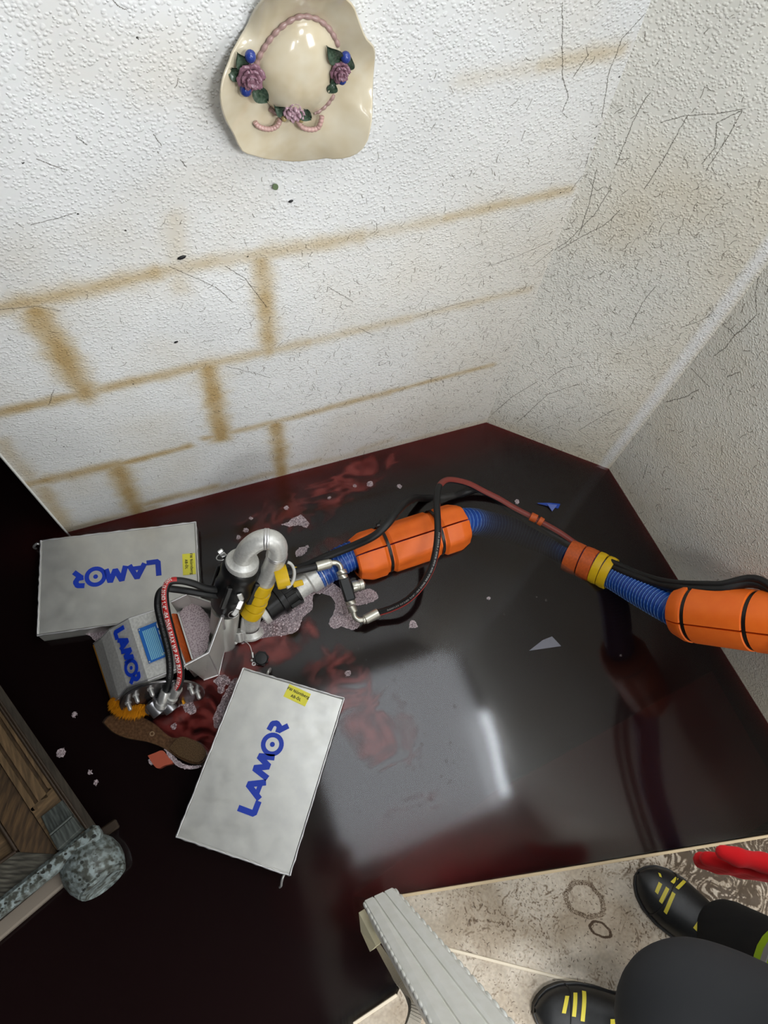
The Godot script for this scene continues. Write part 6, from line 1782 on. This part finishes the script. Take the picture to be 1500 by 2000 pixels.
	var tan_m := grain(mat(Color(1, 1, 1), 0.25), 0.2, Color(0.45, 0.38, 0.20), Color(0.82, 0.76, 0.58), 40.0)
	for p in [Vector3(0.1845, 1.0220, -0.7900), Vector3(0.1942, 1.0195, -0.7900), Vector3(0.2059, 1.0166, -0.7900)]: berry.call(p, .0034, tan_m)
	# ruffled roses of bent petals
	var rose := func(p: Vector3, r: float, m: Material, n: int) -> void:
		var s2 := begin()
		s2.set_smooth_group(0)
		for i in n:
			var ring2 := i / 5
			var a0 := TAU * i / 5.0 + ring2 * 0.6
			var rr := r * (1.0 - ring2 * 0.30)
			var zz := 0.003 + ring2 * 0.0035
			var prev := []
			for j in 9:
				var a := a0 + (j / 8.0 - 0.5) * 2.1
				var ruff := 1.0 + 0.09 * sin(j * 1.9 + i)
				var d := Vector3(cos(a), sin(a), 0)
				var row := [p + d * rr * 0.25 + Vector3(0, 0, zz - .003), p + d * rr * 0.7 * ruff + Vector3(0, 0, zz + .002), p + d * rr * ruff + Vector3(0, 0, zz + .0035 + .0022 * sin(j * 1.9 + i)), p + d * rr * ruff * 1.02 + Vector3(0, 0, zz + .0005)]
				if j > 0:
					for q in 3: quad(s2, prev[q], prev[q + 1], row[q + 1], row[q])
				prev = row
		ball(s2, Transform3D(Basis.IDENTITY, p + Vector3(0, 0, .006)), Vector3(r * .4, r * .4, .006), 10)
		obj("rose", s2, m, t)
	var plum := grain(mat(Color(1, 1, 1), 0.2), 0.12, Color(0.36, 0.22, 0.28), Color(0.62, 0.49, 0.53), 30.0)
	rose.call(Vector3(0.1471, 1.0864, -0.7880), .0155, plum, 15)
	rose.call(Vector3(0.2535, 1.0763, -0.7880), .0115, plum, 15)
	var lilac := mat(Color(0.66, 0.54, 0.58), 0.2)
	for p in [Vector3(0.1894, 1.0345, -0.7890), Vector3(0.2021, 1.0294, -0.7890), Vector3(0.1970, 1.0394, -0.7880), Vector3(0.1956, 1.0278, -0.7890)]: rose.call(p, .0066, lilac, 5)

# ---------------------------------------------------------------- the person on the steps
# surface nets over tapered capsules: bones = [a, b, radius at a, radius at b]
func sdf_mesh(st: SurfaceTool, bones: Array, cell: float, blend: float) -> void:
	var lo := Vector3.ONE * 1e9
	var hi := Vector3.ONE * -1e9
	for b in bones:
		var r: float = maxf(b[2], b[3]) + cell * 3.0
		lo = lo.min(b[0] - Vector3.ONE * r).min(b[1] - Vector3.ONE * r)
		hi = hi.max(b[0] + Vector3.ONE * r).max(b[1] + Vector3.ONE * r)
	var n := Vector3i(((hi - lo) / cell).ceil()) + Vector3i.ONE * 2
	var sy := n.x
	var sz := n.x * n.y
	var f := PackedFloat32Array()
	f.resize(n.x * n.y * n.z)
	f.fill(0.5)
	for b in bones:
		var a: Vector3 = b[0]
		var e: Vector3 = b[1] - b[0]
		var ee := maxf(e.length_squared(), 1e-9)
		var r: float = maxf(b[2], b[3]) + blend + cell * 2.0
		var i0 := Vector3i(((a.min(b[1]) - Vector3.ONE * r - lo) / cell).floor()).clamp(Vector3i.ZERO, n - Vector3i.ONE)
		var i1 := Vector3i(((a.max(b[1]) + Vector3.ONE * r - lo) / cell).ceil()).clamp(Vector3i.ZERO, n - Vector3i.ONE)
		for z in range(i0.z, i1.z + 1):
			for y in range(i0.y, i1.y + 1):
				for x in range(i0.x, i1.x + 1):
					var p := lo + Vector3(x, y, z) * cell - a
					var t := clampf(p.dot(e) / ee, 0.0, 1.0)
					var d: float = (p - e * t).length() - lerpf(b[2], b[3], t)
					var k := x + y * sy + z * sz
					var h := maxf(blend - absf(f[k] - d), 0.0) / blend
					f[k] = minf(f[k], d) - h * h * blend * 0.25
	var vid := {}
	var verts := []
	var step := [1, sy, sz]
	for z in n.z - 1:
		for y in n.y - 1:
			var row := y * sy + z * sz
			for x in n.x - 1:
				var k := x + row
				var neg := 0
				var sum := Vector3.ZERO
				var cnt := 0
				var c := [f[k], f[k + 1], f[k + sy], f[k + 1 + sy], f[k + sz], f[k + 1 + sz], f[k + sy + sz], f[k + 1 + sy + sz]]
				for q in c: neg += 1 if q < 0 else 0
				if neg == 0 or neg == 8: continue
				for ed in [[0, 1], [2, 3], [4, 5], [6, 7], [0, 2], [1, 3], [4, 6], [5, 7], [0, 4], [1, 5], [2, 6], [3, 7]]:
					var g0: float = c[ed[0]]
					var g1: float = c[ed[1]]
					if (g0 < 0) != (g1 < 0):
						var t := g0 / (g0 - g1)
						var p0 := Vector3(ed[0] & 1, ed[0] >> 1 & 1, ed[0] >> 2)
						var p1 := Vector3(ed[1] & 1, ed[1] >> 1 & 1, ed[1] >> 2)
						sum += p0.lerp(p1, t)
						cnt += 1
				vid[k] = lo + (Vector3(x, y, z) + sum / cnt) * cell
	st.set_smooth_group(0)
	for k in vid:
		for ax in 3:
			var u: int = step[(ax + 1) % 3]
			var w: int = step[(ax + 2) % 3]
			var a2: float = f[k]
			var b2: float = f[k + step[ax]]
			if (a2 < 0) == (b2 < 0): continue
			if not (vid.has(k - u) and vid.has(k - w) and vid.has(k - u - w)): continue
			if a2 < 0: quad(st, vid[k - u - w], vid[k - w], vid[k], vid[k - u])
			else: quad(st, vid[k - u - w], vid[k - u], vid[k], vid[k - w])

# shoe: toe and heel on the ground, built of rings; returns a function point(t, angle, lift)
func shoe(t: Node3D, toe: Vector3, heel: Vector3, label: String, stripes: Array, tongue: Array, side_up: float) -> void:
	var d := (heel - toe).normalized()
	var l := 0.295
	var s := Vector3.UP.cross(d).normalized()
	var upv := Vector3.UP
	var W := [[0.0, .004], [0.03, .021], [0.08, .035], [0.16, .046], [0.28, .0515], [0.40, .050], [0.52, .045], [0.65, .041], [0.8, .039], [0.92, .035], [0.98, .024], [1.0, .006]]
	var Hh := [[0.0, .030], [0.03, .042], [0.08, .050], [0.16, .056], [0.28, .064], [0.40, .078], [0.52, .098], [0.60, .118], [0.65, .135], [0.8, .150], [0.92, .15], [1.0, .14]]
	var pick := func(tab: Array, x: float) -> float:
		for i in tab.size() - 1:
			if x <= tab[i + 1][0]: return lerpf(tab[i][1], tab[i + 1][1], (x - tab[i][0]) / (tab[i + 1][0] - tab[i][0]))
		return tab[-1][1]
	var at := func(x: float, ang: float, lift: float) -> Vector3:
		var w: float = pick.call(W, x) + lift
		var h: float = pick.call(Hh, x) + lift
		var cy := 0.018
		var ca := cos(ang)
		var sa := sin(ang)
		var q := 0.78
		return toe + d * (x * l) + s * (w * signf(ca) * pow(absf(ca), q)) + upv * (cy + (h - cy) * pow(maxf(sa, 0.0), q))
	var st := begin()
	st.set_smooth_group(0)
	var N := 40
	for i in N:
		for k in 24:
			var x0 := float(i) / N
			var x1 := float(i + 1) / N
			var a0 := PI * k / 24.0
			var a1 := PI * (k + 1) / 24.0
			quad(st, at.call(x0, a0, 0.0), at.call(x0, a1, 0.0), at.call(x1, a1, 0.0), at.call(x1, a0, 0.0))
	var sh := obj("shoe", st, M.boot, t)
	tag(sh, label, "")
	st = begin()
	var outl := PackedVector2Array()
	for i in 41: outl.append(Vector2(i / 40.0 * l, pick.call(W, i / 40.0) + .004))
	for i in range(40, -1, -1): outl.append(Vector2(i / 40.0 * l, -pick.call(W, i / 40.0) - .004))
	slab(st, Transform3D(Basis(d, s, d.cross(s)), toe), outl, 0.020 * signf(d.cross(s).y))
	obj("sole", st, M.rubber, sh)
	st = begin()
	var rim := []
	for i in 25: rim.append(at.call(0.20, PI * i / 24.0, 0.001))
	tube(st, rim, 0.0014, 6)
	obj("toe_cap_edge", st, M.rubber, sh)
	for q in stripes:      # [t0, a0, t1, a1, width]
		st = begin()
		var a: Vector2 = Vector2(q[0], q[1])
		var b: Vector2 = Vector2(q[2], q[3])
		var pr := (b - a)
		var nrm := Vector2(-pr.y * 0.06, pr.x * 6.0).normalized()
		for i in 8:
			var c0 := a.lerp(b, i / 8.0)
			var c1 := a.lerp(b, (i + 1) / 8.0)
			var hw: float = q[4]
			quad(st, at.call(c0.x - hw, c0.y, .0015), at.call(c0.x + hw, c0.y, .0015), at.call(c1.x + hw, c1.y, .0015), at.call(c1.x - hw, c1.y, .0015))
		obj("stripe", st, M.reflex, sh)
	st = begin()
	for i in 8:
		for k in 6:
			var f0 := i / 8.0
			var f1 := (i + 1) / 8.0
			var w0 := lerpf(tongue[2], tongue[3], f0)
			var w1 := lerpf(tongue[2], tongue[3], f1)
			var x0 := lerpf(tongue[0], tongue[1], f0)
			var x1 := lerpf(tongue[0], tongue[1], f1)
			var m: float = tongue[4]
			var g0 := k / 6.0 * 2.0 - 1.0
			var g1 := (k + 1) / 6.0 * 2.0 - 1.0
			quad(st, at.call(x0, m + g0 * w0, .003), at.call(x0, m + g1 * w0, .003), at.call(x1, m + g1 * w1, .003), at.call(x1, m + g0 * w1, .003))
	var tg := obj("tongue", st, M.reflex, sh)
	st = begin()
	var tc: Vector3 = at.call(lerpf(tongue[0], tongue[1], 0.55), tongue[4], .0045)
	rbox(st, Transform3D(Basis(d, upv, d.cross(upv)).orthonormalized(), tc), Vector3(.008, .002, .006), .0005)
	obj("lace_hole", st, M.rubber, tg)

func person() -> void:
	M.boot = grain(mat(Color(1, 1, 1), 0.42), 0.05, Color(0.085, 0.09, 0.095), Color(0.14, 0.145, 0.15), 9.0)
	M.reflex = mat(Color(0.84, 0.78, 0.24), 0.5)
	var cloth := grain(mat(Color(1, 1, 1), 0.9), 0.3, Color(0.165, 0.17, 0.18), Color(0.215, 0.22, 0.23), 30.0)
	var dark := grain(mat(Color(1, 1, 1), 0.9), 0.3, Color(0.055, 0.06, 0.068), Color(0.085, 0.09, 0.10), 30.0)
	var skin := mat(Color(0.78, 0.58, 0.48), 0.5)
	skin.subsurf_scatter_enabled = true
	skin.subsurf_scatter_strength = 0.1
	var t := thing("person", "person in dark work trousers and black yellow-striped safety shoes on the muddy step", "person", Vector3(0.58, 0.012, 0.42))
	# joints
	var an1 := Vector3(0.69, 0.10, 0.415)
	var kn1 := Vector3(0.672, 0.52, 0.505)
	var hip1 := Vector3(0.80, 0.92, 0.60)
	var an2 := Vector3(0.50, 0.12, 0.485)
	var kn2 := Vector3(0.385, 0.58, 0.372)
	var hip2 := Vector3(0.63, 0.93, 0.62)
	var chest := Vector3(0.38, 1.36, 0.49)
	var neck := Vector3(0.14, 1.63, 0.41)
	var head := Vector3(0.02, 1.76, 0.35)
	var shl := Vector3(0.17, 1.46, 0.60)
	var shr := Vector3(0.42, 1.50, 0.34)
	var ell := Vector3(0.0, 1.37, 0.43)
	var hal := Vector3(0.065, 1.66, 0.17)
	var elr := Vector3(0.64, 1.18, 0.31)
	var har := Vector3(0.70, 0.74, 0.29)
	# body: one skin
	var st := begin()
	sdf_mesh(st, [[hip1.lerp(hip2, .5), chest, .11, .12], [chest, neck, .07, .052], [neck, head, .05, .06], [head + Vector3(.02, .04, .01), head + Vector3(-.02, -.01, -.015), .092, .078], [head + Vector3(-.05, -.055, -.04), head + Vector3(-.02, -.05, -.015), .035, .05], [shl, ell, .045, .038], [ell, hal, .036, .026], [shr, elr, .045, .038], [elr, har, .036, .026], [shl, shr, .06, .06], [hip1, kn1, .075, .055], [kn1, an1, .05, .038], [hip2, kn2, .075, .055], [kn2, an2, .05, .038]], 0.014, 0.03)
	obj("body", st, skin, t)
	# face and ears
	var fw := Vector3(-0.12, -0.30, -0.94).normalized()
	var fs := fw.cross(Vector3.UP).normalized()
	var fu := fs.cross(fw)
	st = begin()
	tube(st, [head + fw * .085 + fu * .015, head + fw * .105 - fu * .018, head + fw * .092 - fu * .026], func(f: float) -> float: return .009 + .006 * f, 8)
	obj("nose", st, skin, t)
	for sg in [-1, 1]:
		st = begin()
		ball(st, Transform3D(Basis(fs, fu, fw), head + fs * sg * .088 - fw * .005), Vector3(.012, .03, .02), 10)
		obj("ear", st, skin, t)
		st = begin()
		ball(st, Transform3D(Basis(fs, fu, fw), head + fs * sg * .032 + fw * .080 + fu * .012), Vector3(.012, .009, .010), 10)
		obj("eye", st, mat(Color(0.85, 0.84, 0.82), 0.2), t)
	st = begin()
	ball(st, Transform3D(Basis(fs, fu, fw), head + fw * .082 - fu * .048), Vector3(.022, .006, .008), 10)
	obj("mouth", st, mat(Color(0.60, 0.34, 0.31), 0.5), t)
	st = begin()
	sdf_mesh(st, [[head + Vector3(.035, .07, .03), head + Vector3(-.005, .075, .0), .088, .070], [head + Vector3(.05, .0, .04), head + Vector3(.05, .05, .04), .065, .07]], 0.010, 0.03)
	obj("hair", st, mat(Color(0.16, 0.12, 0.09), 0.7), t)
	# clothes
	st = begin()
	sdf_mesh(st, [[hip1.lerp(hip2, .5) + Vector3(0, -.02, 0), chest, .165, .165], [chest, neck, .10, .06], [shl, shr, .085, .085], [shl, ell, .068, .060], [ell, hal.lerp(ell, .12), .058, .046], [shr, elr, .068, .060], [elr, har.lerp(elr, .12), .058, .046]], 0.014, 0.04)
	tag(obj("jacket", st, cloth, t), "grey work jacket", "")
	st = begin()
	sdf_mesh(st, [[hip1, kn1, .115, .085], [kn1, Vector3(.682, .30, .458), .080, .070], [Vector3(.682, .30, .458), an1 + Vector3(-.005, -.01, .0), .068, .060]], 0.012, 0.03)
	tag(obj("trouser_leg", st, dark, t), "black trouser leg with a yellow-green band", "")
	st = begin()
	sdf_mesh(st, [[hip2, kn2 + Vector3(.05, .04, .05), .120, .100], [kn2 + Vector3(.05, .04, .05), kn2, .100, .094], [kn2, kn2 + Vector3(-.022, .012, -.034), .09, .062], [kn2, kn2 + Vector3(.05, -.13, .05), .094, .085], [kn2 + Vector3(.05, -.13, .05), an2 + Vector3(.02, .02, .01), .082, .066]], 0.012, 0.04)
	tag(obj("trouser_leg", st, cloth, t), "charcoal grey trouser leg with the knee bent forward", "")
	# reflective band round the shin
	st = begin()
	var b0 := Vector3(.682, .345, .463)
	var b1 := Vector3(.684, .28, .452)
	lathe(st, along(b1, b0), [Vector2(.070, 0), Vector2(.0765, .001), Vector2(.0790, .05), Vector2(.070, .052)], 28)
	var band := obj("reflective_band", st, mat(Color(0.66, 0.82, 0.10), 0.5), t)
	st = begin()
	lathe(st, along(b1.lerp(b0, .35), b0), [Vector2(.0785, 0), Vector2(.0795, .001), Vector2(.0800, .016), Vector2(.0785, .017)], 28)
	obj("silver_strip", st, mat(Color(0.62, 0.62, 0.62), 0.35), band)
	# shoes
	shoe(t, Vector3(0.5856, 0.0000, 0.2729), Vector3(0.6926, 0.0000, 0.4482), "black safety shoe with yellow stripes nearer the water", [[.12, 1.45, .13, 1.79, .012], [.17, 1.45, .18, 1.96, .012], [.215, 1.46, .237, 2.17, .012], [.20, .72, .18, 1.17, .011], [.255, .56, .22, 1.26, .011], [.09, 1.0, .105, 1.2, .008]], [.40, .58, .35, .62, 1.57], 0)
	shoe(t, Vector3(0.2862, 0.0120, 0.4175), Vector3(0.5475, 0.0120, 0.5479), "black safety shoe with yellow stripes nearer the handrail", [[.18, .855, .155, 1.48, .012], [.233, .68, .215, 1.52, .012], [.29, .56, .267, 1.57, .012], [.20, 1.85, .22, 2.05, .012]], [.42, .60, .35, .6, 1.75], 0)
	# left hand holding the phone up beside the lens
	st = begin()
	var palm := hal + Vector3(-.005, .03, -.02)
	sdf_mesh(st, [[hal, palm, .026, .030], [palm + Vector3(.012, .02, .0), palm + Vector3(-.02, .02, .02), .018, .018], [palm, Vector3(.03, 1.715, .10), .012, .009], [Vector3(.03, 1.715, .10), Vector3(.01, 1.735, .075), .009, .008], [palm + Vector3(.01, 0, 0), Vector3(.055, 1.72, .085), .012, .009], [Vector3(.055, 1.72, .085), Vector3(.035, 1.745, .06), .009, .008], [palm + Vector3(.02, 0, 0), Vector3(.075, 1.715, .08), .012, .009], [Vector3(.075, 1.715, .08), Vector3(.06, 1.745, .05), .009, .008], [palm + Vector3(.025, -.01, .01), Vector3(.09, 1.70, .09), .011, .008], [Vector3(.09, 1.70, .09), Vector3(.08, 1.73, .06), .008, .007], [palm, Vector3(.0, 1.70, .13), .013, .010], [Vector3(.0, 1.70, .13), Vector3(-.03, 1.72, .10), .010, .008]], 0.004, 0.006)
	obj("hand", st, skin, t)
	# right hand in a red knitted glove, fingers towards the water
	st = begin()
	var g0: Vector3 = har
	var kn: Vector3 = Vector3(0.5831, 0.5200, 0.2418)
	var wr: Vector3 = Vector3(0.6399, 0.5700, 0.2741)
	var bones := [[g0, wr.lerp(g0, .4), .036, .034], [wr.lerp(g0, .4), wr, .034, .028]]
	for k in 4:
		var dy := Vector3(0.002 * k, -0.021 * k, 0.002 * k)
		var cut: float = [0.0, -0.05, 0.1, 0.3][k]
		var m1: Vector3 = Vector3(0.5517, 0.5150, 0.2257) + dy
		var tp: Vector3 = Vector3(0.5219, 0.5050, 0.2095) + dy
		tp = tp.lerp(m1, cut)
		bones.append([wr + dy * 0.6, kn + dy, .015, .0135])
		bones.append([kn + dy, m1, .013, .0122])
		bones.append([m1, tp, .0122, .0105])
	bones.append([wr + Vector3(0, .005, 0), Vector3(0.5781, 0.5450, 0.2322), .016, .0125])
	bones.append([Vector3(0.5781, 0.5450, 0.2322), Vector3(0.5422, 0.5550, 0.2128), .0125, .0118])
	bones.append([Vector3(0.5422, 0.5550, 0.2128), Vector3(0.5267, 0.5520, 0.2014), .0118, .0105])
	sdf_mesh(st, bones, 0.004, 0.008)
	var glove := mat(Color(0.86, 0.05, 0.09), 0.95)
	glove.rim_enabled = true
	glove.rim = 0.6
	tag(obj("glove", st, glove, t), "red knitted glove", "")
	# the phone itself, right behind the lens
	var ph := thing("phone", "black phone held out level over the water by the person on the steps", "phone", Vector3(0, H, 0))
	st = begin()
	var cb := Basis(Vector3(0.9455, 0.0723, 0.3175), Vector3(0.2641, 0.3998, -0.8777), Vector3(-0.1904, 0.9138, 0.3589))
	rbox(st, Transform3D(cb, Vector3(0, H, 0) + cb.z * 0.016 + cb.y * -0.055), Vector3(0.076, 0.16, 0.008), 0.003)
	obj("phone_body", st, M.black, ph)

func objects() -> void:
	materials()
	steps()
	floats()
	skimmer()
	hoses()
	post()
	cabinet()
	hat()
	scraps()
	fill_lamp()
	person()
	foams()

# ---------------------------------------------------------------- the scene
func _ready() -> void:
	rng.seed = 7
	var cam := Camera3D.new()
	cam.name = "camera"
	cam.fov = rad_to_deg(2.0 * atan(1000.0 / 1440.0))
	cam.near = 0.02
	cam.transform = Transform3D(Basis(Vector3(0.9455, 0.0723, 0.3175), Vector3(0.2641, 0.3998, -0.8777), Vector3(-0.1904, 0.9138, 0.3589)), Vector3(0, H, 0))
	add_child(cam)
	var we := WorldEnvironment.new()
	we.name = "environment"
	var e := Environment.new()
	e.background_mode = Environment.BG_COLOR
	e.background_color = Color(0.02, 0.02, 0.022)
	e.tonemap_mode = Environment.TONE_MAPPER_LINEAR
	e.tonemap_exposure = 0.9
	e.sdfgi_enabled = true
	e.ssao_enabled = true
	e.ssil_enabled = true
	e.volumetric_fog_enabled = true
	e.volumetric_fog_density = 0.0
	we.environment = e
	add_child(we)
	lights()
	room()
	water()
	objects()
